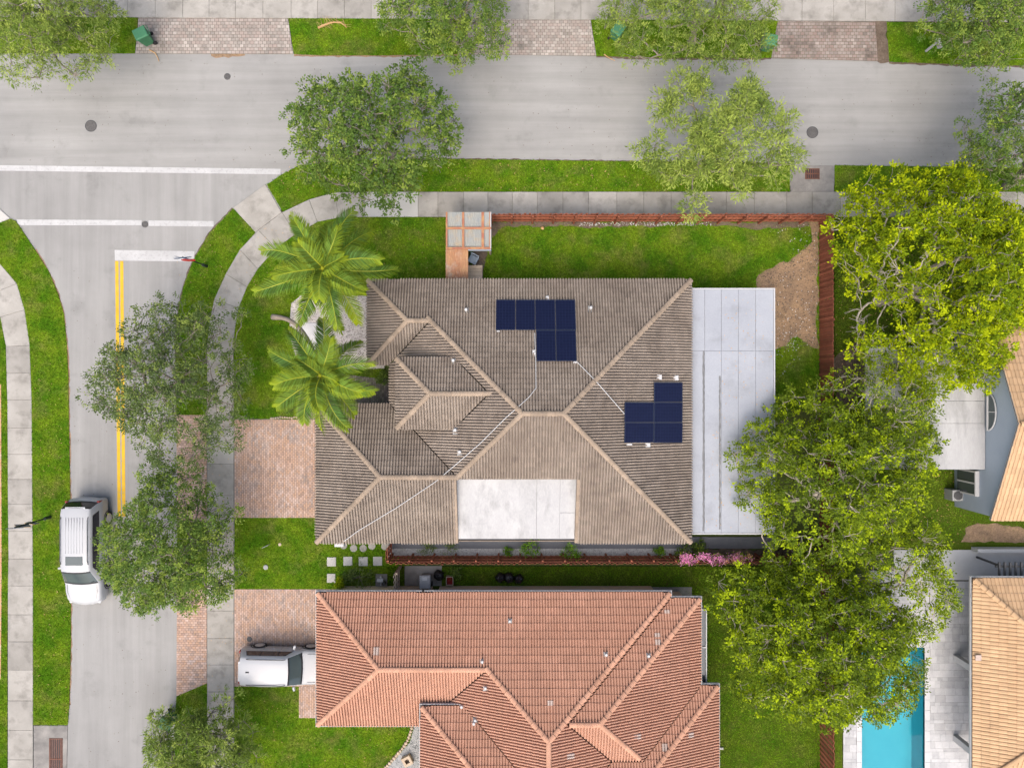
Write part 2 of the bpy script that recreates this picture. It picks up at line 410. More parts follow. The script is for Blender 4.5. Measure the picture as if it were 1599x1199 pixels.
def asphalt_material(name, stretch, c):
    m = bpy.data.materials.new(name); m.use_nodes = True
    N, L = m.node_tree.nodes, m.node_tree.links
    b = N['Principled BSDF']; b.inputs['Roughness'].default_value = .9; b.inputs['Specular IOR Level'].default_value = .1
    geo = N.new('ShaderNodeNewGeometry')
    def layer(scale, st, lo, hi, a0, a1, detail=5.0):
        mp = N.new('ShaderNodeMapping'); mp.inputs['Scale'].default_value = st
        L.new(geo.outputs['Position'], mp.inputs[0])
        n = N.new('ShaderNodeTexNoise'); n.inputs['Scale'].default_value = scale; n.inputs['Detail'].default_value = detail; n.inputs['Roughness'].default_value = .65
        L.new(mp.outputs[0], n.inputs['Vector'])
        r = N.new('ShaderNodeMapRange'); r.inputs[1].default_value = lo; r.inputs[2].default_value = hi; r.inputs[3].default_value = a0; r.inputs[4].default_value = a1
        L.new(n.outputs['Fac'], r.inputs[0])
        return r.outputs[0], n.outputs['Fac']
    streak, _ = layer(1.1, stretch, .3, .7, .88, 1.12)
    wide, _ = layer(.16, (1, 1, 1), .35, .65, .90, 1.08)
    stain, _ = layer(.55, (1, 1, 1), .56, .75, 1.0, .80)
    fine, fr = layer(38, (1, 1, 1), .3, .7, .90, 1.10, 3.0)
    val = streak
    for o in (wide, stain, fine):
        mm = N.new('ShaderNodeMath'); mm.operation = 'MULTIPLY'
        L.new(val, mm.inputs[0]); L.new(o, mm.inputs[1]); val = mm.outputs[0]
    vm = N.new('ShaderNodeVectorMath'); vm.operation = 'SCALE'; vm.inputs[0].default_value = c
    L.new(val, vm.inputs['Scale']); L.new(vm.outputs[0], b.inputs['Base Color'])
    bp = N.new('ShaderNodeBump'); bp.inputs['Strength'].default_value = .3; bp.inputs['Distance'].default_value = .01
    L.new(fr, bp.inputs['Height']); L.new(bp.outputs[0], b.inputs['Normal'])
    return m
M['asphalt'] = asphalt_material('asphalt_main', (.06, 1.4, 1), (.250, .250, .244))
M['asphalt_side'] = asphalt_material('asphalt_cross', (1.4, .06, 1), (.244, .244, .240))

def solar_material():
    m = bpy.data.materials.new('solar_cells'); m.use_nodes = True
    N, L = m.node_tree.nodes, m.node_tree.links
    b = N['Principled BSDF']
    tc = N.new('ShaderNodeTexCoord')
    br = N.new('ShaderNodeTexBrick')
    br.offset = 0.0
    br.inputs['Color1'].default_value = (0.004, 0.006, 0.024, 1); br.inputs['Color2'].default_value = (0.005, 0.007, 0.027, 1)
    br.inputs['Mortar'].default_value = (0.012, 0.018, 0.05, 1)
    br.inputs['Scale'].default_value = 1.0
    br.inputs['Mortar Size'].default_value = 0.006
    br.inputs['Brick Width'].default_value = 0.165; br.inputs['Row Height'].default_value = 0.165
    L.new(tc.outputs['Object'], br.inputs['Vector'])
    L.new(br.outputs['Color'], b.inputs['Base Color'])
    b.inputs['Roughness'].default_value = 0.25
    b.inputs['Specular IOR Level'].default_value = 0.25
    return m
M['solar'] = solar_material()

def water_material():
    m = bpy.data.materials.new('pool_water'); m.use_nodes = True
    N, L = m.node_tree.nodes, m.node_tree.links
    N.clear()
    out = N.new('ShaderNodeOutputMaterial')
    t = N.new('ShaderNodeBsdfTransparent'); t.inputs[0].default_value = (0.55, 0.90, 0.95, 1)
    g = N.new('ShaderNodeBsdfGlossy'); g.inputs['Roughness'].default_value = 0.05
    fr = N.new('ShaderNodeFresnel'); fr.inputs[0].default_value = 1.33
    nz = N.new('ShaderNodeTexNoise'); nz.inputs['Scale'].default_value = 2.5
    geo = N.new('ShaderNodeNewGeometry'); L.new(geo.outputs['Position'], nz.inputs['Vector'])
    bp = N.new('ShaderNodeBump'); bp.inputs['Strength'].default_value = 0.15; bp.inputs['Distance'].default_value = 0.05
    L.new(nz.outputs['Fac'], bp.inputs['Height']); L.new(bp.outputs[0], g.inputs['Normal'])
    mx = N.new('ShaderNodeMixShader')
    L.new(fr.outputs[0], mx.inputs[0]); L.new(t.outputs[0], mx.inputs[1]); L.new(g.outputs[0], mx.inputs[2])
    L.new(mx.outputs[0], out.inputs[0])
    return m
M['water'] = water_material()
# ------------------------------------------------------------------ clipping helpers
def clip(poly, hp, eps=1e-9):
    """keep the part of a polygon (tuples with x, y first) where A*x + B*y + C >= 0"""
    A, B, C = hp
    out = []
    n = len(poly)
    for i in range(n):
        p, q = poly[i], poly[(i + 1) % n]
        dp, dq = A * p[0] + B * p[1] + C, A * q[0] + B * q[1] + C
        if dp >= -eps:
            out.append(p)
        if (dp > eps and dq < -eps) or (dp < -eps and dq > eps):
            t = dp / (dp - dq)
            out.append(tuple(a + (b - a) * t for a, b in zip(p, q)))
    return out

def clip_all(poly, hps):
    for h in hps:
        if len(poly) < 3:
            return []
        poly = clip(poly, h)
    return poly if len(poly) >= 3 else []

def subtract(polys, hps):
    """polygons minus the convex region where every half-plane is >= 0"""
    out = []
    for p in polys:
        cur = p
        for h in hps:
            o = clip(cur, (-h[0], -h[1], -h[2]))
            if len(o) >= 3:
                out.append(o)
            cur = clip(cur, h)
            if len(cur) < 3:
                break
    return out

def poly_hps(poly):
    a = sum(p[0] * q[1] - q[0] * p[1] for p, q in zip(poly, poly[1:] + poly[:1]))
    if a < 0:
        poly = poly[::-1]
    hs = []
    for p, q in zip(poly, poly[1:] + poly[:1]):
        dx, dy = q[0] - p[0], q[1] - p[1]
        l = math.hypot(dx, dy)
        hs.append((-dy / l, dx / l, (dy * p[0] - dx * p[1]) / l))
    return hs

def inside_np(pts, poly):
    x, y = pts[:, 0], pts[:, 1]
    c = np.zeros(len(pts), bool)
    n = len(poly)
    for i in range(n):
        x1, y1 = poly[i]; x2, y2 = poly[(i + 1) % n]
        if y1 == y2:
            continue
        hit = ((y1 > y) != (y2 > y)) & (x < (x2 - x1) * (y - y1) / (y2 - y1) + x1)
        c ^= hit
    return c

# ------------------------------------------------------------------ ground and roads
g = MB()
(hx_a, hy_a), (hx_b, hy_b) = W(1344, 1302), W(1444, 1009)      # opening for the swimming pool
for x0, x1, y0, y1 in ((-300, hx_a, -300, 300), (hx_b, 300, -300, 300), (hx_a, hx_b, hy_b, 300), (hx_a, hx_b, -300, hy_a)):
    g.add([(x0, y0, -0.06), (x1, y0, -0.06), (x1, y1, -0.06), (x0, y1, -0.06)], [(0, 1, 2, 3)])
g.build('ground', M['ground'], kind='structure')
p = WP([(-700, 70), (2300, 70), (2300, 290), (440, 290), (439, 268), (-700, 264)])
MB().prism(p, -0.05, 0.0).build('main_road', M['asphalt'], kind='structure')
p = WP([(-700, 264.3), (438.6, 268.3), (438, 1500), (60, 1500), (60, 700), (-60, 400), (-700, 340)])
MB().prism(p, -0.05, -0.0005).build('side_road', M['asphalt_side'], kind='structure')

def marking(name, pts, mat, label):
    MB().prism(WP(pts), -0.002, 0.004).build(name, mat, kind='structure')
marking('crosswalk_line', [(-60, 257.5), (438, 264), (438, 272.5), (-60, 266)], M['paint_white'], '')
marking('crosswalk_line', [(26, 343), (221, 344), (221, 352), (27, 352)], M['paint_white'], '')
marking('crosswalk_line', [(232, 344.5), (333.5, 345.5), (333.5, 354), (232, 353)], M['paint_white'], '')
marking('stop_bar', [(179, 390.5), (303.5, 392.5), (303.5, 408.5), (179.5, 407)], M['paint_white'], '')
marking('centre_line', [(179.8, 407.6), (185, 407.7), (189, 806), (183.6, 806)], M['paint_yellow'], '')
marking('centre_line', [(187.4, 407.7), (192.6, 407.8), (196, 806), (190.8, 806)], M['paint_yellow'], '')

def ribbon(name, pts, w, z, mat, jitter=0.03):
    pts = [Vector((*W(*q), 0)) for q in pts]
    dense = []
    for a, b in zip(pts[:-1], pts[1:]):
        n = max(1, int((b - a).length / 0.25))
        dense += [a.lerp(b, i / n) for i in range(n)]
    dense.append(pts[-1])
    L_, R_ = [], []
    for i, q in enumerate(dense):
        t = (dense[min(i + 1, len(dense) - 1)] - dense[max(i - 1, 0)]).normalized()
        n_ = Vector((-t.y, t.x, 0))
        L_.append(q + n_ * (w / 2 + random.uniform(-jitter, jitter)))
        R_.append(q - n_ * (w / 2 + random.uniform(-jitter, jitter)))
    m = len(dense)
    mb = MB()
    mb.add([(v.x, v.y, z) for v in L_] + [(v.x, v.y, z) for v in R_], [(i, m + i, m + i + 1, i + 1) for i in range(m - 1)])
    return mb.build(name, mat, kind='structure')

# ------------------------------------------------------------------ sidewalks of single slabs
def sidewalk(pairs, pale=(), z=0.05, gap=0.012):
    root = structure('sidewalk')
    A = WP([a for a, b in pairs]); B = WP([b for a, b in pairs])
    mb = MB()
    for i in range(len(pairs) - 1):
        mb.add([(*A[i], 0.03), (*A[i + 1], 0.03), (*B[i + 1], 0.03), (*B[i], 0.03)], [(0, 1, 2, 3)])
    mb.build('bedding', M['joint'], root)
    for i in range(len(pairs) - 1):
        q = [Vector(A[i]), Vector(A[i + 1]), Vector(B[i + 1]), Vector(B[i])]
        c = sum(q, Vector((0, 0))) / 4
        la = (q[1] - q[0]).length + (q[2] - q[3]).length
        k = 1 - gap / max(0.5, la / 2)
        e = (q[1] + q[2] - q[0] - q[3]); e.normalize()
        qq = []
        for v in q:
            d_ = v - c
            along = d_.dot(e)
            qq.append(v - e * along * (1 - k))
        mb = MB()
        mb.prism([(v.x, v.y) for v in qq], -0.05, z + random.uniform(-0.006, 0.006), 0.012)
        mb.build('slab', M['concrete_pale'] if i in pale else M['concrete'], root)
    return root
xs = [1720, 1676, 1632, 1588, 1545, 1500, 1456, 1412, 1360, 1312, 1268, 1228, 1178, 1134, 1090, 1048, 1005, 963, 919, 879, 839, 800, 762, 724, 684, 653, 612, 570]
pairs = [((x, 300), (x, 339)) for x in xs]
pairs += [((523, 301), (529, 340)), ((483, 312), (496, 347)), ((441, 332), (462, 366)), ((404, 360), (431, 388)), ((375, 390), (403, 420)),
          ((353, 428), (386, 448)), ((335, 468), (373, 481)), ((327, 507), (367, 515)), ((323.5, 550), (364.5, 552))]
pairs += [((324, y), (365.5, y)) for y in (594, 636, 680, 724, 773, 825, 868, 909, 953, 996, 1037, 1079, 1123, 1167, 1211, 1255, 1300)]
sidewalk(pairs, pale=(25, 26))
lp = [((-40, 385), (-80, 430)), ((-8, 402), (-45, 442)), ((27, 443), (-12, 459)), ((39, 484), (1, 495)), ((47, 539), (10, 541)), ((48.5, 582), (11, 583))]
lp += [((50 + (y - 600) / 150 if y < 900 else 52, y), (12 + (y - 600) / 150 if y < 900 else 13, y)) for y in (624, 668, 709, 748, 787, 829, 872, 914, 959, 1001, 1045, 1093, 1139, 1185, 1230, 1275)]
sidewalk(lp)
tx = [-60, -18, 24, 66, 110, 156, 200, 243, 286, 327, 368, 411, 455, 496, 538, 580, 622, 664, 706, 748, 790, 825, 866, 907, 949, 990, 1032, 1074, 1116, 1158, 1200, 1252, 1301, 1351, 1397, 1446, 1490, 1535, 1580, 1625, 1670]
sidewalk([((x, -16 + x * 0.004), (x, 27 + x * 0.005)) for x in tx])
rp = WP([(415, 288), (440, 332), (399, 363), (364.5, 325)])
MB().prism(rp, -0.05, 0.045, 0.012).build('kerb_ramp', M['concrete'], kind='structure')
MB().prism(WP([(-60, 290), (-10, 318), (16, 341), (0, 348), (-60, 348)]), -0.05, 0.045, 0.012).build('kerb_ramp', M['concrete_pale'], kind='structure')

# storm drains: concrete apron with a rusty grate
def storm_drain(poly, grate, label):
    t = thing('storm_drain', label, 'storm drain')
    MB().prism(WP(poly), -0.05, 0.032, 0.015).build('apron', M['concrete_grey'], t)
    (x0, y1), (x1, y0) = W(grate[0], grate[1]), W(grate[2], grate[3])
    mb = MB()
    mb.boxx(x0 - .03, x1 + .03, y0 - .03, y1 + .03, 0.028, 0.036)
    mb.build('pit_shade', M['trim'], t)  # flat black plate, painted darkness in place of an open drain
    gr = MB()
    gr.boxx(x0 - .05, x0, y0 - .05, y1 + .05, .03, .055); gr.boxx(x1, x1 + .05, y0 - .05, y1 + .05, .03, .055)
    gr.boxx(x0, x1, y0 - .05, y0, .03, .055); gr.boxx(x0, x1, y1, y1 + .05, .03, .055)
    gr.boxx(x0, x1, (y0 + y1) / 2 - .035, (y0 + y1) / 2 + .035, .03, .054)
    gr.build('frame', M['grate'], t)
    n = int((x1 - x0) / 0.1)
    for i in range(n):
        x = x0 + (i + .5) * (x1 - x0) / n
        MB().boxx(x - .022, x + .022, y0, y1, .03, .05).build('bar', M['grate'], t)
storm_drain([(1234, 258), (1302, 259), (1302, 300), (1234, 300)], (1258, 265, 1278, 279), 'rusty grated storm drain in concrete apron below the main road')
storm_drain([(53, 1132), (106, 1132), (103, 1290), (53, 1290)], (79, 1153, 97, 1215), 'rusty storm drain in concrete apron at the end of the grass verge')

# ------------------------------------------------------------------ lawns
LAWNS, NOGRASS = [], []
def lawn(pts, z=0.035, dens=1.0, mat='lawn', name='lawn'):
    p = WP(pts)
    MB().prism(p, -0.055, z).build(name, M[mat], kind='structure')
    LAWNS.append((p, z, dens))
def bare(pts, z, mat, name, grassfree=True):
    p = WP(pts)
    if mat in ('soil', 'dirt'):
        # uneven outline, as trodden soil has
        q = []
        for u, v in zip(p, p[1:] + p[:1]):
            dx, dy = v[0] - u[0], v[1] - u[1]; l = math.hypot(dx, dy); n = max(1, int(l / .22))
            walk = 0.0
            for i in range(n):
                walk = walk * .8 + random.uniform(-.11, .11)
                o_ = walk * math.sin(math.pi * i / n) ** .5 if i else 0
                q.append((u[0] + dx * i / n - dy / l * o_, u[1] + dy * i / n + dx / l * o_))
        p = q
    if mat:
        MB().prism(p, -0.05, z).build(name, M[mat], kind='structure')
    if grassfree:
        NOGRASS.append(p)
    return p
lawn([(-60, 27.5), (216, 28.5), (211, 84), (-60, 84)])
lawn([(451, 29.5), (740, 30.5), (714, 85), (600, 87), (500, 87), (459, 85)])
lawn([(923, 32), (1214, 33.5), (1204, 91), (1060, 91), (931, 88)])
lawn([(1384, 35.5), (1700, 37), (1700, 106), (1599, 103), (1500, 101), (1388, 97)])
lawn([(417, 289), (440, 273), (465, 260), (520, 252), (640, 249.5), (700, 249), (1000, 253), (1233, 257), (1233, 299.5), (570, 299.5), (525, 300), (483, 311), (441.5, 331)])
lawn([(1303, 258.5), (1700, 264), (1700, 299.5), (1303, 299.5)])
lawn([(364.5, 326), (399, 363), (375, 390), (353, 428), (335, 468), (327, 507), (323.5, 550), (323.5, 648), (276, 648), (275, 525), (279, 485), (287, 447), (302, 407), (327, 365)])
lawn([(277, 815), (323.5, 815), (323.5, 920), (277, 920)])
lawn([(276, 1086), (323.5, 1066), (323.5, 1300), (272, 1300), (274, 1115)])
lawn([(-60, 349), (0, 349), (16, 342), (25, 345), (55, 390), (77, 425), (92, 462), (100, 490), (104, 530), (107, 587), (108.5, 700), (110, 780), (111, 1000), (108.5, 1100), (106, 1131),
      (52.5, 1131), (52.5, 900), (51, 740), (50, 624), (48.5, 582), (47, 539), (39, 484), (27, 443), (-8, 402), (-60, 375)])
lawn([(-60, 470), (1, 496), (9.5, 541), (10.5, 583), (12, 624), (13.5, 868), (12, 1000), (12, 1300), (-60, 1300)])
lawn([(570, 339.5), (696, 339.5), (696, 460), (600, 460), (600, 654), (366, 654), (365, 552), (367, 515), (373, 481), (386, 448), (403, 420), (431, 388), (462, 366), (496, 347), (529, 340.5)])
lawn([(366.5, 808), (640, 808), (640, 888), (622, 888), (622, 919), (366.5, 919)])
lawn([(366.5, 1071), (467, 1071), (467, 1120), (560, 1120), (660, 1128), (642, 1160), (602, 1199), (590, 1300), (366.5, 1300)])
lawn([(735, 347), (1279, 347), (1279, 640), (1070, 640), (1070, 470), (735, 470)])
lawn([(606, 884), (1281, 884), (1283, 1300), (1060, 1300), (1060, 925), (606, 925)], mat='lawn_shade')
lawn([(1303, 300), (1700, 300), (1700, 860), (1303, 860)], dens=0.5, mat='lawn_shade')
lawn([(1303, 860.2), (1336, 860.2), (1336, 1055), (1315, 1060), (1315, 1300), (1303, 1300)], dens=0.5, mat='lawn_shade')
# bare soil in the back yard, along the fences and at the kerbs
bare([(1262, 347), (1278, 347), (1278, 545), (1262, 538), (1235, 528), (1212, 545), (1200, 545), (1200, 458), (1182, 452), (1183, 430), (1200, 420), (1230, 410), (1258, 388), (1268, 372), (1266, 358)], 0.042, 'soil', 'bare_soil')
bare([(735, 346), (1270, 346), (1262, 353), (1150, 353.5), (1040, 352), (900, 354), (790, 353), (766, 372), (758, 410), (756, 440), (735, 440)], 0.041, 'dirt', 'bare_soil')
bare([(1506, 824), (1540, 818), (1599, 826), (1700, 828), (1700, 846), (1500, 846)], 0.042, 'soil', 'bare_soil')
bare([(1366, 35), (1386, 36), (1382, 55), (1388, 75), (1389, 97), (1368, 95)], 0.03, 'dirt', 'bare_soil')
bare([(328, 80), (336, 77), (360, 77), (380, 81), (383, 87), (350, 89), (330, 88)], 0.006, 'soil', 'washed_soil', False)
bare([(1300, 560), (1345, 520), (1370, 540), (1360, 600), (1320, 640), (1302, 640)], 0.045, 'dirt', 'bare_soil')
bare([(-60, 600), (2.5, 600), (3.5, 900), (2, 1060), (-60, 1060)], 0.05, 'rust', 'mulch_bed')
ribbon('kerb_soil', [(640, 249), (700, 248.5), (1000, 252.5), (1233, 256.5)], 0.10, 0.0035, M['dirt'], 0.04)
ribbon('kerb_soil', [(459, 86), (500, 88), (600, 88), (714, 86)], 0.12, 0.0035, M['soil'], 0.05)
ribbon('kerb_soil', [(931, 89), (1060, 92), (1204, 92)], 0.14, 0.0035, M['dirt'], 0.05)
ribbon('kerb_soil', [(1388, 98), (1500, 102), (1599, 104)], 0.14, 0.0035, M['dirt'], 0.05)
ribbon('kerb_soil', [(55, 390), (77, 425), (92, 462), (100, 490), (104, 530), (107, 587), (108.5, 700), (110, 780), (111, 1000), (108.5, 1100)], 0.12, 0.0035, M['soil'], 0.04)
ribbon('kerb_soil', [(275, 648), (274, 525), (278, 485), (286, 447), (301, 407), (326, 365), (363, 325)], 0.10, 0.0035, M['dirt'], 0.04)

# ------------------------------------------------------------------ pavers
def pavers(name, pts, mat, a=0.225, b=0.155, vertical=False, gap=0.014, z=0.045):
    root = structure(name)
    p = WP(pts)
    MB().prism(p, -0.05, z - 0.014).build('sand_bed', M['joint'], root)
    NOGRASS.append(p)
    hps = poly_hps(p)
    x0 = min(q[0] for q in p); x1 = max(q[0] for q in p); y0 = min(q[1] for q in p); y1 = max(q[1] for q in p)
    mb = MB()
    sx, sy = (b, a) if vertical else (a, b)
    if vertical:
        cols = int((x1 - x0) / sx) + 1; rows = int((y1 - y0) / sy) + 2
    else:
        rows = int((y1 - y0) / sy) + 1; cols = int((x1 - x0) / sx) + 2
    for i in range(cols):
        for j in range(rows):
            u = x0 + (i - (0.5 * (j % 2) if not vertical else 0)) * sx
            v = y0 + (j - (0.5 * (i % 2) if vertical else 0)) * sy
            q = clip_all([(u + gap / 2, v + gap / 2), (u + sx - gap / 2, v + gap / 2), (u + sx - gap / 2, v + sy - gap / 2), (u + gap / 2, v + sy - gap / 2)], hps)
            if not q:
                continue
            mb.cur = random.random() * 0.98 + 0.01
            n = len(q)
            h = z + random.uniform(-0.003, 0.003)
            mb.add([(c[0], c[1], z - 0.02) for c in q] + [(c[0], c[1], h) for c in q],
                   [(k, (k + 1) % n, n + (k + 1) % n, n + k) for k in range(n)] + [tuple(n + k for k in range(n))])
    mb.build('pavers', mat, root, kind='stuff')
    return root
pavers('driveway_apron', [(217, 28.5), (450, 29.5), (458, 85), (212, 84)], M['paver_pink'], 0.24, 0.185, gap=0.022)
pavers('driveway_apron', [(738, 31), (922, 32), (931, 88), (714, 85)], M['paver_pink'], 0.24, 0.17, gap=0.022)
pavers('driveway_apron', [(1214, 34), (1366, 35), (1370, 96), (1204, 91.5)], M['paver_dark'], 0.24, 0.185, gap=0.026)
pavers('driveway_apron', [(276, 648), (323.3, 648), (323.3, 815), (277, 815)], M['paver_red'], vertical=False, a=0.2, b=0.13)
pavers('driveway_apron', [(277, 920), (323.3, 920), (323.3, 1066), (276, 1086)], M['paver_red'], a=0.2, b=0.13)
pavers('driveway', [(366.5, 655), (580, 655), (580, 808), (366.5, 808)], M['paver_red'], vertical=True, a=.20, b=.105)
pavers('driveway', [(366.5, 919.5), (530, 919.5), (530, 1071), (366.5, 1071)], M['paver_red'], vertical=True, a=.20, b=.105)
pavers('driveway', [(467, 1071.3), (530, 1071.3), (530, 1120), (467, 1120)], M['paver_red'], vertical=True, a=.20, b=.105)
pavers('entry_path', [(463, 575), (640, 597), (640, 654.6), (463, 654.6)], M['paver_entry'], vertical=True, a=.20, b=.105)

# ------------------------------------------------------------------ loose stones
def stones(name, polys, n, r0, r1, mat, z, parent=None):
    """small rounded stones scattered over outlines, one mass"""
    allp = []
    for p, cnt in zip(polys, n):
        a = np.array(p); lo, hi = a.min(0), a.max(0)
        got = np.zeros((0, 2))
        while len(got) < cnt:
            c = rng.uniform(lo, hi, (cnt * 2, 2))
            got = np.vstack([got, c[inside_np(c, p)]])
        allp.append(got[:cnt])
    P = np.vstack(allp); k = len(P)
    base = np.array([(1, 0, 0), (0, 1, 0), (-1, 0, 0), (0, -1, 0), (0, 0, 1)], float)
    rad = rng.uniform(r0, r1, k)
    ang = rng.uniform(0, 6.28, k)
    el = rng.uniform(0.6, 1.0, k)
    V = np.zeros((k, 5, 3))
    ca, sa = np.cos(ang), np.sin(ang)
    for i in range(5):
        bx, by, bz = base[i]
        by = by * el
        V[:, i, 0] = P[:, 0] + (bx * ca - by * sa) * rad
        V[:, i, 1] = P[:, 1] + (bx * sa + by * ca) * rad
        V[:, i, 2] = z + bz * rad * 0.6
    F = np.array([(0, 1, 4), (1, 2, 4), (2, 3, 4), (3, 0, 4)])
    Q = (np.arange(k)[:, None, None] * 5 + F[None]).reshape(-1, 3)
    me = npmesh(name, V.reshape(-1, 3), Q, mat, {'rnd': np.repeat(rng.random(k), 5)})
    return link(name, me, parent, kind='stuff')
bedp = bare([(455, 474), (470, 462), (600, 462), (600, 575), (545, 576), (520, 560), (462, 556), (452, 520)], 0.043, 'gravel_pale', 'gravel_bed')
stones('gravel', [bedp], [5200], 0.025, 0.06, M['gravel_pale'], 0.043)
b2 = bare([(648, 1128), (690, 1128), (690, 1300), (592, 1300), (604, 1199), (622, 1178), (640, 1158)], 0.04, 'gravel', 'gravel_bed')
stones('gravel', [b2], [2600], 0.025, 0.05, M['gravel'], 0.04)
path = bare([(606, 838), (1215, 838), (1215, 856), (606, 856)], 0.05, 'walk_grey', 'side_walkway')
b3 = bare([(606, 856), (1080, 856), (1080, 869), (606, 869)], 0.04, 'pebble', 'pebble_strip')
stones('pebbles', [b3], [4200], 0.025, 0.05, M['pebble'], 0.04)
bare([(1080, 856), (1281, 856), (1281, 870), (1080, 870)], 0.041, 'dirt', 'bare_soil')
# pale litter of chips on the bare soil
lit = WP([(905, 347), (1110, 347), (1110, 353), (905, 353)]), WP([(1185, 350), (1276, 350), (1276, 548), (1212, 548), (1212, 440), (1250, 400)]), WP([(1213, 510), (1240, 510), (1250, 560), (1213, 600)])
stones('wood_chips', list(lit), [260, 150, 60], 0.02, 0.045, M['pebble'], 0.045)
fall = WP([(1183, 430), (1262, 380), (1277, 350), (1277, 545), (1213, 545), (1200, 458)])
road1 = WP([(0, 90), (1599, 108), (1599, 258), (0, 258)]); road2 = WP([(112, 420), (272, 520), (272, 1199), (112, 1199)])
stones('road_litter', [road1, road2], [420, 220], 0.012, 0.035, M['dirt'], 0.001)
stones('fallen_leaves', [fall], [450], 0.03, 0.06, M['dirt'], 0.043)

# ------------------------------------------------------------------ grass blades over every lawn: one uncountable mass
def grass():
    Ps, Zs = [], []
    for p, z, dens in LAWNS:
        # only what the camera can see
        a = np.array(p); lo, hi = a.min(0), a.max(0)
        lo = np.maximum(lo, (-31.5, -24.0)); hi = np.minimum(hi, (31.5, 24.0))
        if (hi <= lo).any():
            continue
        n = int((hi - lo).prod() * 780 * dens)
        c = rng.uniform(lo, hi, (n, 2))
        c = c[inside_np(c, p)]
        # ragged edges: shift each tuft a little
        c += rng.normal(0, 0.025, c.shape)
        for q in NOGRASS:
            if len(c):
                cc = c + rng.normal(0, 0.11 if len(q) > 24 else 0.04, c.shape)
                c = c[~inside_np(cc, q)]
        for hx in HOUSE_RECTS:
            if len(c):
                c = c[~((c[:, 0] > hx[0]) & (c[:, 0] < hx[1]) & (c[:, 1] > hx[2]) & (c[:, 1] < hx[3]))]
        Ps.append(c); Zs.append(np.full(len(c), z))
    P = np.vstack(Ps); Z = np.concatenate(Zs); k = len(P)
    ang = rng.uniform(0, 6.283, k)
    ln = rng.uniform(0.03, 0.085, k); up = rng.uniform(0.02, 0.06, k); wd = rng.uniform(0.010, 0.020, k)
    dx, dy = np.cos(ang), np.sin(ang)
    V = np.zeros((k, 3, 3))
    V[:, 0] = np.stack([P[:, 0] - dy * wd, P[:, 1] + dx * wd, Z - 0.004], 1)
    V[:, 1] = np.stack([P[:, 0] + dy * wd, P[:, 1] - dx * wd, Z - 0.004], 1)
    V[:, 2] = np.stack([P[:, 0] + dx * ln, P[:, 1] + dy * ln, Z + up], 1)
    me = npmesh('grass', V.reshape(-1, 3), np.arange(k * 3).reshape(-1, 3), M['blade'], {'rnd': np.repeat(rng.random(k), 3)})
    link('grass', me, kind='stuff', label='short green lawn grass around houses and along the kerbs')
# ------------------------------------------------------------------ tiled hip roofs
PITCH = 0.40
TH = math.atan(PITCH)
COS, SIN = math.cos(TH), math.sin(TH)
TW = 0.30                                # tile width: two rolls
HOUSE_RECTS = []
_roll = [(0.0, 0.0), (0.33, 0.0), (0.38, 0.090), (0.53, 0.115), (0.80, 0.115), (0.96, 0.090)]
PROFILE = [((a + k) / 2, h) for k in (0, 1) for a, h in _roll] + [(1.0, 0.0)]
FLAT_PROFILE = [(0.0, 0.0), (0.07, 0.0), (0.10, 0.035), (0.5, 0.052), (0.92, 0.035), (1.0, 0.0)]

def wing_planes(w):
    x0, x1, y0, y1, ez = w[:5]
    gx = w[5] if len(w) > 5 else ''      # sides without a slope (gable ends)
    P = {'W': (PITCH, 0, ez - PITCH * x0), 'E': (-PITCH, 0, ez + PITCH * x1), 'S': (0, PITCH, ez - PITCH * y0), 'N': (0, -PITCH, ez + PITCH * y1)}
    return {k: v for k, v in P.items() if k not in gx}

def wing_rect_hps(w, m=0.0):
    x0, x1, y0, y1 = w[:4]
    return [(1, 0, -x0 + m), (-1, 0, x1 + m), (0, 1, -y0 + m), (0, -1, y1 + m)]

def zroof(w, x, y):
    if not (w[0] - 1e-6 <= x <= w[1] + 1e-6 and w[2] - 1e-6 <= y <= w[3] + 1e-6):
        return -1e9
    return min(a * x + b * y + c for a, b, c in wing_planes(w).values())

def sub_intervals(a, b, cuts):
    segs = [(a, b)]
    for c0, c1 in cuts:
        ns = []
        for s0, s1 in segs:
            if c1 <= s0 or c0 >= s1:
                ns.append((s0, s1)); continue
            if c0 > s0: ns.append((s0, c0))
            if c1 < s1: ns.append((c1, s1))
        segs = ns
    return [s for s in segs if s[1] - s[0] > 0.02]

def exposed_edges(wings, inset=0.0):
    """edges of the union of the wings' outlines (eaves lines or wall lines): side, fixed coordinate, from, to, wing"""
    out = []
    rects = [(w[0] + inset, w[1] - inset, w[2] + inset, w[3] - inset) for w in wings]
    for i, (w, r) in enumerate(zip(wings, rects)):
        for side in 'WESN':
            vert = side in 'WE'
            fix = {'W': r[0], 'E': r[1], 'S': r[2], 'N': r[3]}[side]
            a, b = (r[2], r[3]) if vert else (r[0], r[1])
            cuts = []
            for j, q in enumerate(rects):
                if j == i or abs(wings[j][4] - w[4]) > 0.3:
                    continue
                e = 0.03 if j < i else -0.03
                lo, hi = (q[0], q[1]) if vert else (q[2], q[3])
                if lo - e < fix < hi + e:
                    cuts.append((q[2], q[3]) if vert else (q[0], q[1]))
            for s in sub_intervals(a, b, cuts):
                out.append((side, fix, s[0], s[1], w))
    return out

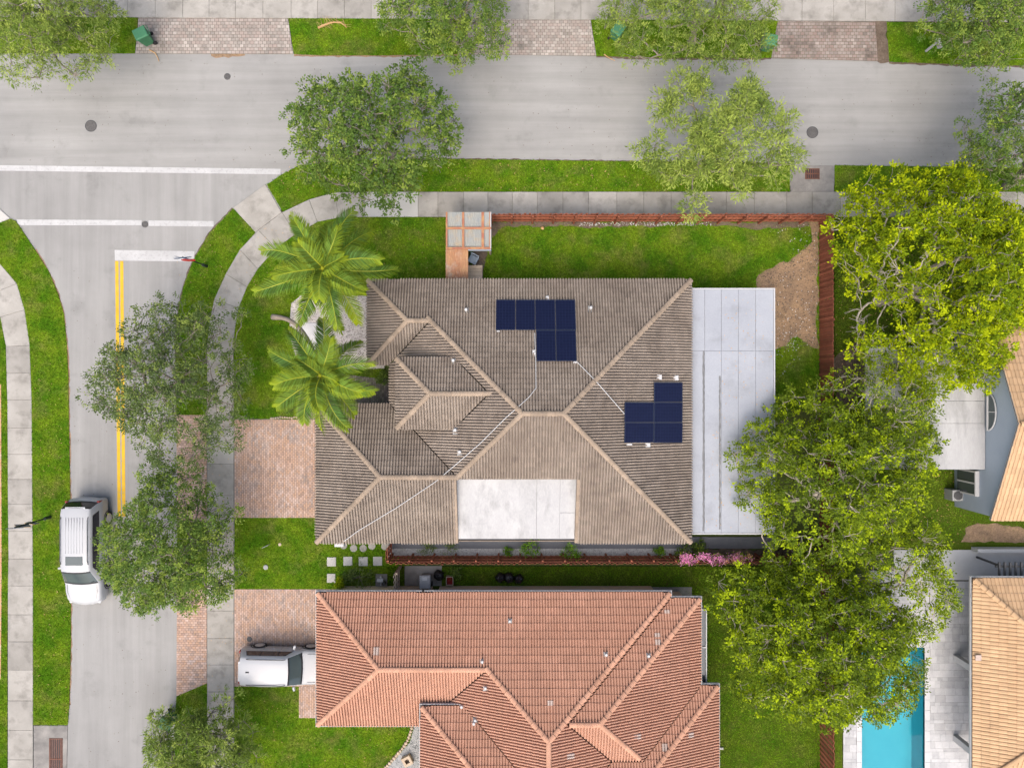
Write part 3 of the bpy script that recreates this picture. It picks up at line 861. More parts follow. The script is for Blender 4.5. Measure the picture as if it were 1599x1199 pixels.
def tiled_roof(house, wings, holes, mats, faces=None, view=(-32, 32, -25, 25), gutter=None, fascia=None, TE=0.29, PROFILE=PROFILE, TW=TW):
    """holes: list of (wing index, side, convex outline) left open for a flat roof"""
    tile_mat, cap_mat = mats
    roof = link('roof', None, house)
    template = MB()
    def tile_pts(u0, s0):
        lo = [(u0 + a * TW, s0, h + 0.024) for a, h in PROFILE]
        hi = [(u0 + a * TW, s0 + TE, h) for a, h in PROFILE]
        bt = [(u0 + a * TW, s0, max(h - 0.004, -0.004) if h > 0 else -0.004) for a, h in PROFILE]
        return lo, hi, bt
    n = len(PROFILE)
    lo, hi, bt = tile_pts(0, 0)
    fs = [(k, k + 1, n + k + 1, n + k) for k in range(n - 1)] + [(2 * n + k, 2 * n + k + 1, k + 1, k) for k in range(n - 1)]
    # local frame of a tile object: x along the eaves, y up the slope, z out of the slope
    template.add([(a, b, c) for a, b, c in lo + hi + bt], fs)
    tmesh = template.mesh('tile', tile_mat)
    pale_mesh = template.mesh('tile', M['tile_pale'])
    field, deck = MB(), MB()
    full = []
    frames = {'N': ((-1, 0), (0, -1)), 'S': ((1, 0), (0, 1)), 'W': ((0, -1), (1, 0)), 'E': ((0, 1), (-1, 0))}
    for wi, w in enumerate(wings):
        x0, x1, y0, y1, ez = w[:5]
        planes = wing_planes(w)
        for side, pl in planes.items():
            ud, upd = frames[side]
            org = {'N': (0, y1), 'S': (0, y0), 'W': (x0, 0), 'E': (x1, 0)}[side]
            ulen = (x0, x1) if side in 'NS' else (y0, y1)
            # this face: where its plane is the lowest of the wing's planes, over the eaves (with a little overhang)
            hps = []
            for k, q in planes.items():
                if k != side:
                    hps.append((q[0] - pl[0], q[1] - pl[1], q[2] - pl[2]))
            ov = 0.06
            hps.append((upd[0], upd[1], -(upd[0] * org[0] + upd[1] * org[1]) + ov))
            oth = (0.02, 0.02)
            hps += [h for h in wing_rect_hps(w, 0.06)]
            covers = []
            for j, q in enumerate(wings):
                if j == wi:
                    continue
                pj = wing_planes(q)
                cop = side in pj and max(abs(pj[side][k] - pl[k]) for k in range(3)) < 1e-3
                if cop and j > wi:
                    continue
                hs = []
                for k, qq in pj.items():
                    if cop and k == side:
                        continue
                    m = 0.0 if cop else 0.014
                    dx, dy, dc = qq[0] - pl[0], qq[1] - pl[1], qq[2] - pl[2] + m
                    if abs(dx) + abs(dy) < 1e-9:
                        if dc < 0:
                            hs = None; break
                        continue
                    hs.append((dx, dy, dc))
                if hs is None:
                    continue
                if abs(q[4] - ez) > 0.3 and q[4] > ez:
                    # a raised wing hides what lies inside its walls
                    ins = 0.35
                    hs += [(1, 0, -q[0] - ins), (-1, 0, q[1] - ins), (0, 1, -q[2] - ins), (0, -1, q[3] - ins)]
                    covers.append(hs)
                    continue
                hs += wing_rect_hps(q, 0.06 if cop else 0.0)
                covers.append(hs)
            for hw, hside, outline in holes:
                if hw == wi and hside == side or hw == -1 and hside == side:
                    covers.append(poly_hps(outline))
            # deck under the tiles
            big = [(x0 - 1, y0 - 1), (x1 + 1, y0 - 1), (x1 + 1, y1 + 1), (x0 - 1, y1 + 1)]
            face = clip_all(big, hps)
            if not face:
                continue
            pieces = [face]
            for c in covers:
                pieces = subtract(pieces, c)
            for pc in pieces:
                deck.add([(a, b, pl[0] * a + pl[1] * b + pl[2] - 0.025) for a, b in pc], [tuple(range(len(pc)))])
            # tiles
            us = [ud[0] * a + ud[1] * b for a, b in face]
            ss = [((a - org[0]) * upd[0] + (b - org[1]) * upd[1]) / COS for a, b in face]
            c0, c1 = math.floor(min(us) / TW), math.ceil(max(us) / TW)
            r1 = math.ceil((max(ss) + 0.06) / TE)
            def world(u, s, h, side=side, org=org, ud=ud, upd=upd, ez=ez):
                pd = s * COS - h * SIN
                bx, by = (org[0], org[1])
                x = (bx if side in 'WE' else 0) + u * ud[0] + pd * upd[0]
                y = (by if side in 'NS' else 0) + u * ud[1] + pd * upd[1]
                return (x, y, ez + s * SIN + h * COS)
            def rejected(cs):
                return any(all(h[0] * a[0] + h[1] * a[1] + h[2] < 0 for a in cs) for h in hps)
            for r_ in range(0, r1):
                s0 = r_ * TE - 0.055
                for c_ in range(c0, c1 + 1):
                    u0 = c_ * TW
                    cs = [world(u0, s0, 0), world(u0 + TW, s0, 0), world(u0 + TW, s0 + TE, 0), world(u0, s0 + TE, 0)]
                    mx = sum(q[0] for q in cs) / 4; my = sum(q[1] for q in cs) / 4
                    if not (view[0] < mx < view[1] and view[2] < my < view[3]):
                        continue
                    if rejected(cs):
                        continue
                    isfull = all(h[0] * a[0] + h[1] * a[1] + h[2] >= -1e-6 for h in hps for a in cs)
                    touch = []
                    hidden = False
                    for cv in covers:
                        if any(all(h[0] * a[0] + h[1] * a[1] + h[2] <= 0 for a in cs) for h in cv):
                            continue
                        if all(h[0] * a[0] + h[1] * a[1] + h[2] >= 0 for h in cv for a in cs):
                            hidden = True; break
                        touch.append(cv)
                    if hidden:
                        continue
                    if isfull and not touch:
                        full.append((u0, s0, side, world))
                        continue
                    lo, hi, bt = tile_pts(u0, s0)
                    field.cur = random.random() * 0.98 + 0.01
                    for k in range(n - 1):
                        for quad in ((lo[k], lo[k + 1], hi[k + 1], hi[k]), (bt[k], bt[k + 1], lo[k + 1], lo[k])):
                            q = clip_all([world(*v) for v in quad], hps)
                            if not q:
                                continue
                            ps = [q]
                            for cv in touch:
                                ps = subtract(ps, cv)
                            for pc in ps:
                                field.add(pc, [tuple(range(len(pc)))])
    # the 300 tiles nearest to the viewer are single objects, the rest one mass
    def dist(t):
        x, y, z = t[3](t[0] + TW / 2, t[1] + TE / 2, 0)
        return x * x + y * y + (CAM_H - z) ** 2
    full.sort(key=dist)
    for i, (u0, s0, side, world) in enumerate(full):
        o_ = Vector(world(u0, s0, 0))
        ex = (Vector(world(u0 + 1, s0, 0)) - o_); ey = (Vector(world(u0, s0 + 1, 0)) - o_); ez_ = (Vector(world(u0, s0, 1)) - o_)
        if i < 300:
            mw = Matrix(((ex.x, ey.x, ez_.x, o_.x), (ex.y, ey.y, ez_.y, o_.y), (ex.z, ey.z, ez_.z, o_.z), (0, 0, 0, 1)))
            jit = Matrix.Rotation(random.gauss(0, 0.006), 4, 'Z') @ Matrix.Translation((0, 0, random.uniform(0, 0.006)))
            link('tile', tmesh, roof, mw=mw @ jit)
        else:
            field.cur = random.random() * 0.98 + 0.01
            lo, hi, bt = tile_pts(u0, s0)
            dz, du, ds = random.uniform(0, 0.005), random.gauss(0, .002), random.gauss(0, .004)
            field.add([world(a + du, b + ds, c + dz) for a, b, c in lo + hi + bt], fs)
    field.build('tile_field', tile_mat, roof, kind='stuff')
    deck.build('underlay', M['deck'], roof)
    # ridge and hip caps, one object each
    cm = MB()
    L_, rr = 0.44, 0.14
    K = 7
    vs_ = []
    for e, (yy, ra, lift) in enumerate(((0, rr, 0.03), (L_, rr * 0.9, 0.0))):
        for k in range(K):
            a = math.pi * k / (K - 1)
            vs_.append((math.cos(a) * ra, yy, math.sin(a) * ra * 0.62 + lift))
    for k in range(K):
        a = math.pi * k / (K - 1)
        vs_.append((math.cos(a) * rr * 0.86, 0, math.sin(a) * rr * 0.5 + 0.0))
    cm.add(vs_, [(k + 1, k, K + k, K + k + 1) for k in range(K - 1)] + [(k, k + 1, 2 * K + k + 1, 2 * K + k) for k in range(K - 1)])
    cmesh = cm.mesh('ridge_cap', cap_mat, smooth=False)
    for wi, w in enumerate(wings):
        x0, x1, y0, y1, ez = w[:5]
        gx = w[5] if len(w) > 5 else ''
        r = min(x1 - x0, y1 - y0) / 2
        if gx:
            r = (y1 - y0) / 2
        lines = []
        if gx == 'W':
            ra, rb = (x0, (y0 + y1) / 2), (x1 - r, (y0 + y1) / 2)
            lines = [((x1, y0), rb), ((x1, y1), rb), (ra, rb)]
        elif gx:
            ra, rb = (x0, (y0 + y1) / 2), (x1, (y0 + y1) / 2)
            lines = [(ra, rb)]
        else:
            if x1 - x0 >= y1 - y0:
                ra, rb = (x0 + r, (y0 + y1) / 2), (x1 - r, (y0 + y1) / 2)
                cs = [((x0, y0), ra), ((x0, y1), ra), ((x1, y0), rb), ((x1, y1), rb)]
            else:
                ra, rb = ((x0 + x1) / 2, y0 + r), ((x0 + x1) / 2, y1 - r)
                cs = [((x0, y0), ra), ((x1, y0), ra), ((x0, y1), rb), ((x1, y1), rb)]
            lines = cs + [(ra, rb)]
        for a, b in lines:
            za, zb = zroof(w, *a), zroof(w, *b)
            A, B = Vector((*a, za)), Vector((*b, zb))
            ln = (B - A).length
            if ln < 0.1:
                continue
            t = (B - A).normalized()
            side_ = t.cross(Vector((0, 0, 1))).normalized()
            up = side_.cross(t).normalized()
            m = max(1, round(ln / 0.385))
            for i in range(m):
                q = A + t * (ln * i / m)
                mid = A + t * (ln * (i + 0.5) / m)
                if not (view[0] < mid.x < view[1] and view[2] < mid.y < view[3]):
                    continue
                if any(zroof(v, mid.x, mid.y) > mid.z + 0.01 for j, v in enumerate(wings) if j != wi):
                    continue
                # a cap only where the roof really falls away on both sides
                zs_ = [max(zroof(v, mid.x + f * side_.x, mid.y + f * side_.y) for v in wings) for f in (.2, -.2)]
                if max(zs_) > mid.z - .02:
                    continue
                if any(all(h[0] * mid.x + h[1] * mid.y + h[2] > 0 for h in poly_hps(o3)) for _, _, o3 in holes):
                    continue
                q = q + up * 0.08
                mw = Matrix(((side_.x, t.x, up.x, q.x), (side_.y, t.y, up.y, q.y), (side_.z, t.z, up.z, q.z), (0, 0, 0, 1)))
                link('ridge_cap', cmesh, roof, mw=mw @ Matrix.Rotation(random.gauss(0, 0.015), 4, 'Z'))
    # fascia boards and gutters along the free eaves
    fb, gb = MB(), MB()
    for side, fix, a, b, w in exposed_edges(wings):
        if len(w) > 5 and side in w[5]:
            continue
        s = {'W': 1, 'E': -1, 'S': 1, 'N': -1}[side]
        ez = w[4]
        if side in 'WE':
            fb.boxx(min(fix + s * .03, fix + s * .06), max(fix + s * .03, fix + s * .06), a + .03, b - .03, ez - .22, ez - .035)
        else:
            fb.boxx(a + .03, b - .03, min(fix + s * .03, fix + s * .06), max(fix + s * .03, fix + s * .06), ez - .22, ez - .035)
        if gutter:
            o1, o2, o3 = fix - s * .145, fix - s * .115, fix + s * .028
            def free(v):
                px_, py_ = (fix, v) if side in 'WE' else (v, fix)
                return not any(q is not w and abs(q[4] - ez) < .3 and q[0] - .05 < px_ < q[1] + .05 and q[2] - .05 < py_ < q[3] + .05 for q in wings)
            e1, e2 = a - (.145 if free(a) else -.034), b + (.145 if free(b) else -.034)
            if side in 'WE':
                gb.boxx(min(o1, o2), max(o1, o2), e1, e2, ez - .15, ez - .005)
                gb.boxx(min(o2, o3) + .001, max(o2, o3) - .001, e1 + .03, e2 - .03, ez - .148, ez - .13)
            else:
                gb.boxx(e1 + .0311, e2 - .0311, min(o1, o2), max(o1, o2), ez - .151, ez - .006)
                gb.boxx(e1 + .0312, e2 - .0312, min(o2, o3) + .001, max(o2, o3) - .001, ez - .149, ez - .131)
    fb.build('fascia', fascia or M['white'], roof)
    if gutter:
        gb.build('gutter', gutter, house)
    return roof

def walls(house, wings, mat, inset=0.5, th=0.2):
    """outer walls along the union of the wings, each a mesh"""
    k = 0
    for side, fix, a, b, w in exposed_edges(wings, inset):
        k += 1
        e = 0.0015 * (k % 4)
        top = w[4] - 0.06 - e
        s = {'W': 1, 'E': -1, 'S': 1, 'N': -1}[side]
        lo, hi = sorted((fix, fix + s * th))
        mb = MB()
        if side in 'WE':
            mb.boxx(lo, hi, a + e, b - e, 0, top)
        else:
            mb.boxx(a + th + 0.002, b - th - 0.002, lo, hi, 0, top) if b - a > 2 * th + .01 else None
        if mb.v:
            mb.build('wall', mat, house)
    for w in wings:
        HOUSE_RECTS.append((w[0] + inset, w[1] - inset, w[2] + inset, w[3] - inset))

def opening(house, name, x, y, z, w, h, facing, frame=True, glass='glass', fm='white', bars=1):
    """a framed window or door on a wall face; facing is W, E, S or N"""
    root = link(name, None, house, loc=(x, y, z), rot=(0, 0, {'S': 0, 'E': math.pi / 2, 'N': math.pi, 'W': -math.pi / 2}[facing]))
    f = 0.07
    mb = MB()
    mb.boxx(-w / 2, -w / 2 + f, -.05, .02, 0, h); mb.boxx(w / 2 - f, w / 2, -.05, .02, 0, h)
    mb.boxx(-w / 2 + f, w / 2 - f, -.05, .02, 0, f); mb.boxx(-w / 2 + f, w / 2 - f, -.05, .02, h - f, h)
    for i in range(bars):
        cx = -w / 2 + w * (i + 1) / (bars + 1)
        mb.boxx(cx - .025, cx + .025, -.04, .015, f, h - f)
    mb.build('frame', M[fm], root)
    MB().boxx(-w / 2 + f, w / 2 - f, -.012, .01, f, h - f).build('pane', M[glass], root)
    return root

# ------------------------------------------------------------------ the brown-roofed house in the middle
E1 = 2.8
def wx(px, z): return W(px, 0, z)[0]
def wy(py, z): return W(0, py, z)[1]
h1 = thing('house', 'house with weathered brown tiled roof and dark solar panels in the middle', 'house')
mx1, my1, my0 = wx(1078, E1), wy(438, E1), wy(846, E1)
mx0 = mx1 - 16.1
main1 = (mx0, mx1, my0, my1, E1)
wingA = (wx(575, E1), 4.0, wy(568, E1), my1, E1)
wingC = (wx(495, E1), 5.0, my0, wy(632, E1), E1)
EB = 4.23
wingB = (wx(620, EB), 3.0, wy(668, EB), wy(560, EB), EB)
wings1 = [main1, wingA, wingC, wingB]
# the flat white roof let into the south slope
zt = 4.2
hx0, hx1, hy1 = wx(711, 3.4), wx(902, 3.4), wy(748, zt)
hole = [(hx0, my0 - 0.5), (hx1, my0 - 0.5), (hx1, hy1), (hx0, hy1)]
roof1 = tiled_roof(h1, wings1, [(0, 'S', hole), (2, 'S', hole)], (M['tile_brown'], M['cap_brown']), fascia=M['cap_brown'])
walls(h1, wings1, M['stucco_grey'])
opening(h1, 'window', wingC[0] + 0.49, -3.0, 0.9, 1.4, 1.2, 'W')
gd = link('garage_door', None, h1, loc=(wingC[0] + 0.49, -5.6, 0), rot=(0, 0, -math.pi / 2))
for i in range(4):
    MB().boxx(-2.3, 2.3, -.05, .0, 0.02 + i * .55, .55 + i * .55).build('panel', M['white'], gd)
opening(h1, 'front_door', wingB[0] + 0.48, -0.45, 0.0, 1.7, 2.3, 'W', bars=1)
opening(h1, 'window', wingA[0] + 0.49, 3.4, 0.9, 1.6, 1.3, 'W')
opening(h1, 'window', 0.5, my1 - 0.49, 0.9, 1.6, 1.2, 'N'); opening(h1, 'window', 5.5, my1 - 0.49, 0.9, 1.6, 1.2, 'N')
opening(h1, 'window', -2.0, my0 + 0.49, 0.9, 1.6, 1.2, 'S'); opening(h1, 'window', 6.5, my0 + 0.49, 0.9, 1.6, 1.2, 'S')
# white flat roof: three membrane sheets on a low slope, raked tile edges beside it
fr = link('flat_roof', None, h1)
zA, zB = 3.75, 2.86
yA, yB = hy1 - 0.02, wy(841, 2.86)
def flat_sheet(x0, x1, t0, t1):
    ya, yb = yA + (yB - yA) * t0, yA + (yB - yA) * t1
    za, zb = zA + (zB - zA) * t0, zA + (zB - zA) * t1
    mb = MB()
    mb.add([(x0, yb, zb), (x1, yb, zb), (x1, ya, za), (x0, ya, za), (x0, yb, zb - .12), (x1, yb, zb - .12), (x1, ya, za - .12), (x0, ya, za - .12)],
           [(0, 1, 2, 3), (7, 6, 5, 4), (4, 5, 1, 0), (5, 6, 2, 1), (6, 7, 3, 2), (7, 4, 0, 3)])
    mb.build('membrane_sheet', M['white_roof'], fr)
xm, xr = wx(838, 3.3), wx(874, 3.3)
flat_sheet(hx0 + .01, xm - .006, 0, 1)
flat_sheet(xm + .006, xr - .004, 0, 1)
flat_sheet(xr + .004, hx1 - .01, 0, 0.56); flat_sheet(xr + .004, hx1 - .01, 0.565, 1)
for xx in (hx0, hx1):
    mb = MB()
    for i in range(9):
        t0, t1 = i / 9, (i + 1.08) / 9
        ya, yb = my0 - .04 + (hy1 - my0) * t0, my0 - .04 + (hy1 - my0) * t1
        za, zb = E1 + PITCH * (ya - my0) + .11, E1 + PITCH * (yb - my0) + .09
        k = MB(); k.add([(xx - .13, ya, za - .16), (xx + .13, ya, za - .16), (xx + .11, ya, za + .02), (xx - .11, ya, za + .02), (xx - .13, yb, zb - .16), (xx + .13, yb, zb - .16), (xx + .11, yb, zb), (xx - .11, yb, zb)],
                        [(0, 1, 2, 3), (7, 6, 5, 4), (3, 2, 6, 7), (1, 5, 6, 2), (0, 3, 7, 4)])
        k.build('rake_tile', M['cap_brown'], roof1)
# side walls of the cut-out, between the flat roof and the slopes
for xx, s in ((hx0 - .1, 1), (hx1 + .1, -1)):
    MB().add([(xx, my0 + .5, 2.6), (xx, hy1, 2.6), (xx, hy1, zt - .1), (xx, my0 + .5, E1 + PITCH * .5 - .05)], [(0, 1, 2, 3)]).build('cheek_wall', M['white'], fr)

def roof_point(px, py, wings, lift=0.0):
    """point of the roof under a photo pixel"""
    z = 3.5
    for _ in range(25):
        x, y = W(px, py, z)
        zz = max(zroof(w, x, y) for w in wings)
        if zz < 0:
            zz = E1
        z = zz + lift
    x, y = W(px, py, z)
    return Vector((x, y, z))

# conduits and vents
def conduit(pts, name='conduit', r_=0.021):
    P = [roof_point(a, b, wings1, 0.17) for a, b in pts]
    dense = []
    for a, b in zip(P[:-1], P[1:]):
        for i in range(8):
            q = a.lerp(b, i / 8)
            zz = max(zroof(w, q.x, q.y) for w in wings1)
            if zz > 0: q.z = max(q.z, zz + 0.15)
            dense.append(q)
    dense.append(P[-1])
    MB().tube(dense, r_, 6).build(name, M['white'], h1)
conduit([(835, 520), (836.5, 560), (837, 606), (826, 620), (790, 652), (750, 692), (712, 725), (680, 752), (620, 792), (560, 828), (537, 845)])
conduit([(900, 564), (935, 600), (975, 646)])
mb = MB(); q = roof_point(529, 845, wings1, 0.0); mb.box((q.x, my0 - .16, 2.55), (.5, .22, .45)); mb.build('junction_box', M['white'], h1, bevel=0.02)
def vent(px, py, wings, parent, s=(.17, .3, .22), mat='white', rz=0.0):
    q = roof_point(px, py, wings, 0.05)
    t = link('roof_vent', None, parent, loc=q, rot=(0, 0, rz))
    MB().lathe([(s[0] * .5, -.05), (s[0] * .5, s[2]), (s[0] * .42, s[2] + .03)], n=10).build('pipe', M[mat], t)
    MB().box((0, -.06, .03), (s[0] * 1.5, s[1] * 1.1, .03)).build('flashing', M['bin_grey'], t)
for a in ((728, 484), (922, 481), (711, 671), (718, 705), (708, 563)):
    vent(*a, wings1, h1)
for a in ((854, 464), (835, 552)):
    vent(*a, wings1, h1, (.10, .2, .15))

# ------------------------------------------------------------------ solar arrays on the brown roof
def solar(cells, side, label, slope_wing, brackets):
    t = thing('solar_array', label, 'solar panels')
    pl = wing_planes(main1)[side]
    lift = 0.20
    def pt(px, py):
        z = 4.0
        for _ in range(25):
            x, y = W(px, py, z)
            z = pl[0] * x + pl[1] * y + pl[2] + lift
        return Vector((*W(px, py, z), z))
    nrm = Vector((-pl[0], -pl[1], 1)).normalized()
    for (a, b, c, d_) in cells:
        q = [pt(a + .4, d_ - .4), pt(c - .4, d_ - .4), pt(c - .4, b + .4), pt(a + .4, b + .4)]
        cen = sum(q, Vector()) / 4
        ex = ((q[1] - q[0]) + (q[2] - q[3])).normalized(); ey = nrm.cross(ex).normalized()
        w_ = ((q[1] - q[0]).length + (q[2] - q[3]).length) / 2; h_ = ((q[3] - q[0]).length + (q[2] - q[1]).length) / 2
        mw = Matrix(((ex.x, ey.x, nrm.x, cen.x), (ex.y, ey.y, nrm.y, cen.y), (ex.z, ey.z, nrm.z, cen.z), (0, 0, 0, 1)))
        pn = link('panel', None, t, mw=mw)
        f = 0.022
        mb = MB()
        mb.boxx(-w_ / 2, -w_ / 2 + f, -h_ / 2, h_ / 2, -.03, .012); mb.boxx(w_ / 2 - f, w_ / 2, -h_ / 2, h_ / 2, -.03, .012)
        mb.boxx(-w_ / 2 + f, w_ / 2 - f, -h_ / 2, -h_ / 2 + f, -.03, .0115); mb.boxx(-w_ / 2 + f, w_ / 2 - f, h_ / 2 - f, h_ / 2, -.03, .0115)
        mb.build('frame', M['cellframe'], pn)
        MB().boxx(-w_ / 2 + f, w_ / 2 - f, -h_ / 2 + f, h_ / 2 - f, -.025, .005).build('cells', M['solar'], pn)
    for (a, b, sx, sy) in brackets:
        q = pt(a, b)
        MB().box((q.x, q.y, q.z - .08), (sx, sy, .05)).build('bracket', M['white'], t)
solar([(774, 468, 805, 515.5), (805, 468, 835.6, 515.5), (835.6, 468, 867.2, 515.5), (867.2, 468, 899, 515.5), (837, 515.5, 868, 564), (868, 515.5, 900, 564)], 'N',
      'six dark solar panels in a stepped block on the upper slope of the brown roof', main1, [(855, 465, .14, .22), (834, 551, .16, .3), (898, 566, .15, .1), (778, 517, .15, .06)])
solar([(1021, 597, 1066, 628), (975, 628, 1021, 659.6), (1021, 628, 1066, 659.6), (975, 659.6, 1021, 691.5), (1021, 659.6, 1066, 691.5)], 'E',
      'five dark solar panels in a stepped block on the right slope of the brown roof', main1, [(1030, 589, .26, .26), (1056, 590, .26, .26), (1012, 695, .26, .2), (983, 694, .3, .08)])

# ------------------------------------------------------------------ flat aluminium patio roof on the right of the brown house
pt_ = thing('patio_roof', 'flat pale grey aluminium patio roof with black sealant stripes beside brown roof', 'patio roof')
zP = 2.45
py1, py0 = wy(452, zP), wy(832, zP)
cols = [wx(a, zP) for a in (1079, 1100.5, 1126.5, 1153, 1180, 1208)]
cols[0] = mx1 - 0.25
ym = wy(548, zP)
for i in range(5):
    for (a, b) in ((py1, ym + .006), (ym - .006, py0)):
        MB().boxx(cols[i] + .006, cols[i + 1] - .006, b, a, zP - .1, zP + random.uniform(-.004, .004)).build('roof_panel', M['panel_roof'], pt_, bevel=0.008)
MB().boxx(cols[0], cols[5], py0 + .02, py1 - .02, zP - .09, zP - .035).build('core', M['sealant'], pt_)
mb = MB()
mb.boxx(cols[5] + .002, cols[5] + .07, py0 - .07, py1 + .07, zP - .16, zP + .045); mb.boxx(cols[0], cols[5], py1 + .002, py1 + .07, zP - .16, zP + .044)
mb.boxx(cols[0], cols[5], py0 - .07, py0 - .002, zP - .16, zP + .03)
mb.build('edge_trim', M['alu'], pt_)
def sealant(px, y0_, y1_):
    x = wx(px, zP); ya, yb = wy(y0_, zP), wy(y1_, zP)
    n = 60
    L_, R_ = [], []
    for i in range(n + 1):
        y = ya + (yb - ya) * i / n
        L_.append((x - .045 + random.uniform(-.018, .018), y, zP + .008)); R_.append((x + .045 + random.uniform(-.018, .018), y, zP + .008))
    MB().add(L_ + R_, [(i, i + 1, n + 2 + i, n + 1 + i) for i in range(n)]).build('sealant_stripe', M['sealant'], pt_)
sealant(1098.5, 548, 829); sealant(1124, 587, 826)
mb = MB()
for px in (1100.5, 1126.5, 1153, 1180):
    for k in range(22):
        y = wy(460 + k * 4, zP)
        mb.lathe([(.022, 0.002), (.016, .014)], (wx(px, zP), y, zP), 6)
mb.build('screws', M['bin_grey'], pt_, kind='stuff')
for (a, b) in ((12.2, 4.9), (14.0, 4.9), (14.0, 0.5), (14.0, -3.5), (14.0, -7.8), (12.0, -7.8)):
    MB().boxx(a - .05, a + .05, b - .05, b + .05, 0.04, zP - .1).build('post', M['alu'], pt_)

# ------------------------------------------------------------------ the terracotta-roofed house at the bottom
E2 = 2.9
h2 = thing('house', 'house with terracotta tiled roof and white gutters at the bottom', 'house')
top2 = wy(926, E2)
D2 = (wx(497, E2), 3.0, wy(1130, E2), top2, E2)
M2 = (-4.77, 8.43, -31.0, top2, E2)
E_2 = (-3.5, wx(1092, E2), -22.75, wy(935, E2), E2)
F_2 = (-3.4, wx(1120, E2), -27.0, wy(1071, E2), E2)
EG = 3.84
G_2 = (wx(659, EG), 4.0, -23.8, wy(1103, EG), EG)
wings2 = [M2, D2, E_2, F_2, G_2]
roof2 = tiled_roof(h2, wings2, [], (M['tile_orange'], M['cap_orange']), gutter=M['white'], TE=0.395)
walls(h2, wings2, M['stucco_cream'], inset=0.42)
opening(h2, 'window', -3.0, top2 - 0.41, 0.9, 1.5, 1.2, 'N'); opening(h2, 'window', 4.0, top2 - 0.41, 0.9, 1.5, 1.2, 'N')
gd = link('garage_door', None, h2, loc=(D2[0] + 0.41, -14.9, 0), rot=(0, 0, -math.pi / 2))
for i in range(4):
    MB().boxx(-2.3, 2.3, -.05, .0, 0.02 + i * .55, .55 + i * .55).build('panel', M['white'], gd)
opening(h2, 'window', G_2[0] + 0.41, -20.0, 0.5, 2.0, 2.2, 'W')
for a in ((740, 1127), (796, 968), (753, 1031), (946, 1020), (758, 1072), (721, 1101), (742, 1122), (1012, 1022)):
    vent(*a, wings2, h2, (.16, .28, .2))
# pale replacement tiles
for a in ((593, 1010), (857, 1093), (895, 1175), (999, 1150), (1081, 1147), (1035, 1160), (1040, 952), (1030, 988), (1026, 998)):
    q = roof_point(a[0], a[1], wings2, 0.0)
    w = max(wings2, key=lambda v: zroof(v, q.x, q.y))
    pls = wing_planes(w)
    side = min(pls, key=lambda k: pls[k][0] * q.x + pls[k][1] * q.y + pls[k][2])
    rz = {'S': 0, 'N': math.pi, 'E': math.pi / 2, 'W': -math.pi / 2}[side]
    for k in range(1):
        mb = MB()
        base = [(u * TW - TW / 2, s * .395, h + .03 * (1 - s)) for s in (0, 1) for u, h in PROFILE]
        n = len(PROFILE)
        mb.add(base, [(i, i + 1, n + i + 1, n + i) for i in range(n - 1)])
        # snapped to the tile grid of that slope
        u = -q.x if side == 'N' else q.x if side == 'S' else -q.y if side == 'W' else q.y
        u = (math.floor(u / TW) + .5 + k) * TW
        x, y = (-u, q.y) if side == 'N' else (u, q.y) if side == 'S' else (q.x, -u) if side == 'W' else (q.x, u)
        z = zroof(w, x, y)
        o = mb.build('replaced_tile', M['tile_pale'], roof2)
        o.rotation_mode = 'XYZ'
        o.matrix_local = Matrix.Translation((x, y, z + .012)) @ Matrix.Rotation(rz, 4, 'Z') @ Matrix.Rotation(TH, 4, 'X')
# dark screen awning with white frame on the right side of this house
aw = link('patio_screen', None, h2)
xa, xb = wx(1093, 2.6), wx(1102, 2.4)
ya, yb = wy(953, 2.5), wy(1070, 2.5)
MB().boxx(xa, xb, yb, ya, 2.30, 2.34).build('screen', M['glass'], aw)
mb = MB()
mb.boxx(xb, xb + .06, yb, ya, 2.28, 2.42); mb.boxx(xa, xb, ya, ya + .06, 2.28, 2.42); mb.boxx(xa, xb, (ya + yb) / 2 - .03, (ya + yb) / 2 + .03, 2.29, 2.41)
mb.build('frame', M['white'], aw)
for y in (yb + .05, ya - .05):
    MB().boxx(xb, xb + .06, y - .03, y + .03, 0.03, 2.28).build('post', M['white'], aw)
# concrete strip and equipment along the wall
ds = MB().boxx(wx(1010, 0), wx(1080, 0), wy(935, 0), wy(916, 0), -.05, .06).build('equipment_pad', M['concrete_grey'], kind='structure')
mb = MB().boxx(wx(1128, 0.1) - .3, wx(1128, 0.1) + .05, wy(1168, 0.1) - .05, wy(1168, 0.1) + .06, 0.05, 0.14)
mb.build('splash_block', M['concrete_pale'], label='short pale downspout splash block on the grass right of the terracotta house', category='splash block')

# ------------------------------------------------------------------ neighbours on the right edge
E3 = 3.4
h3 = thing('house', 'blue grey house with peach gable roof at the right edge', 'house')
x3 = W(1548, 811, E3)[0]; y3 = W(1548, 811, E3)[1]
pk = 5.35
y3n = 2 * (W(1590, 661, pk)[1]) - y3
wingsg = [(x3, 42.0, y3, y3n, E3, 'W'), (W(1574, 0, E3)[0], 42.0, -4.0, W(0, 512, E3)[1], E3)]
roof3 = tiled_roof(h3, wingsg, [], (M['tile_peach'], M['tile_peach']), view=(-32, 33, -25, 25), TE=.40, PROFILE=FLAT_PROFILE, TW=.21)
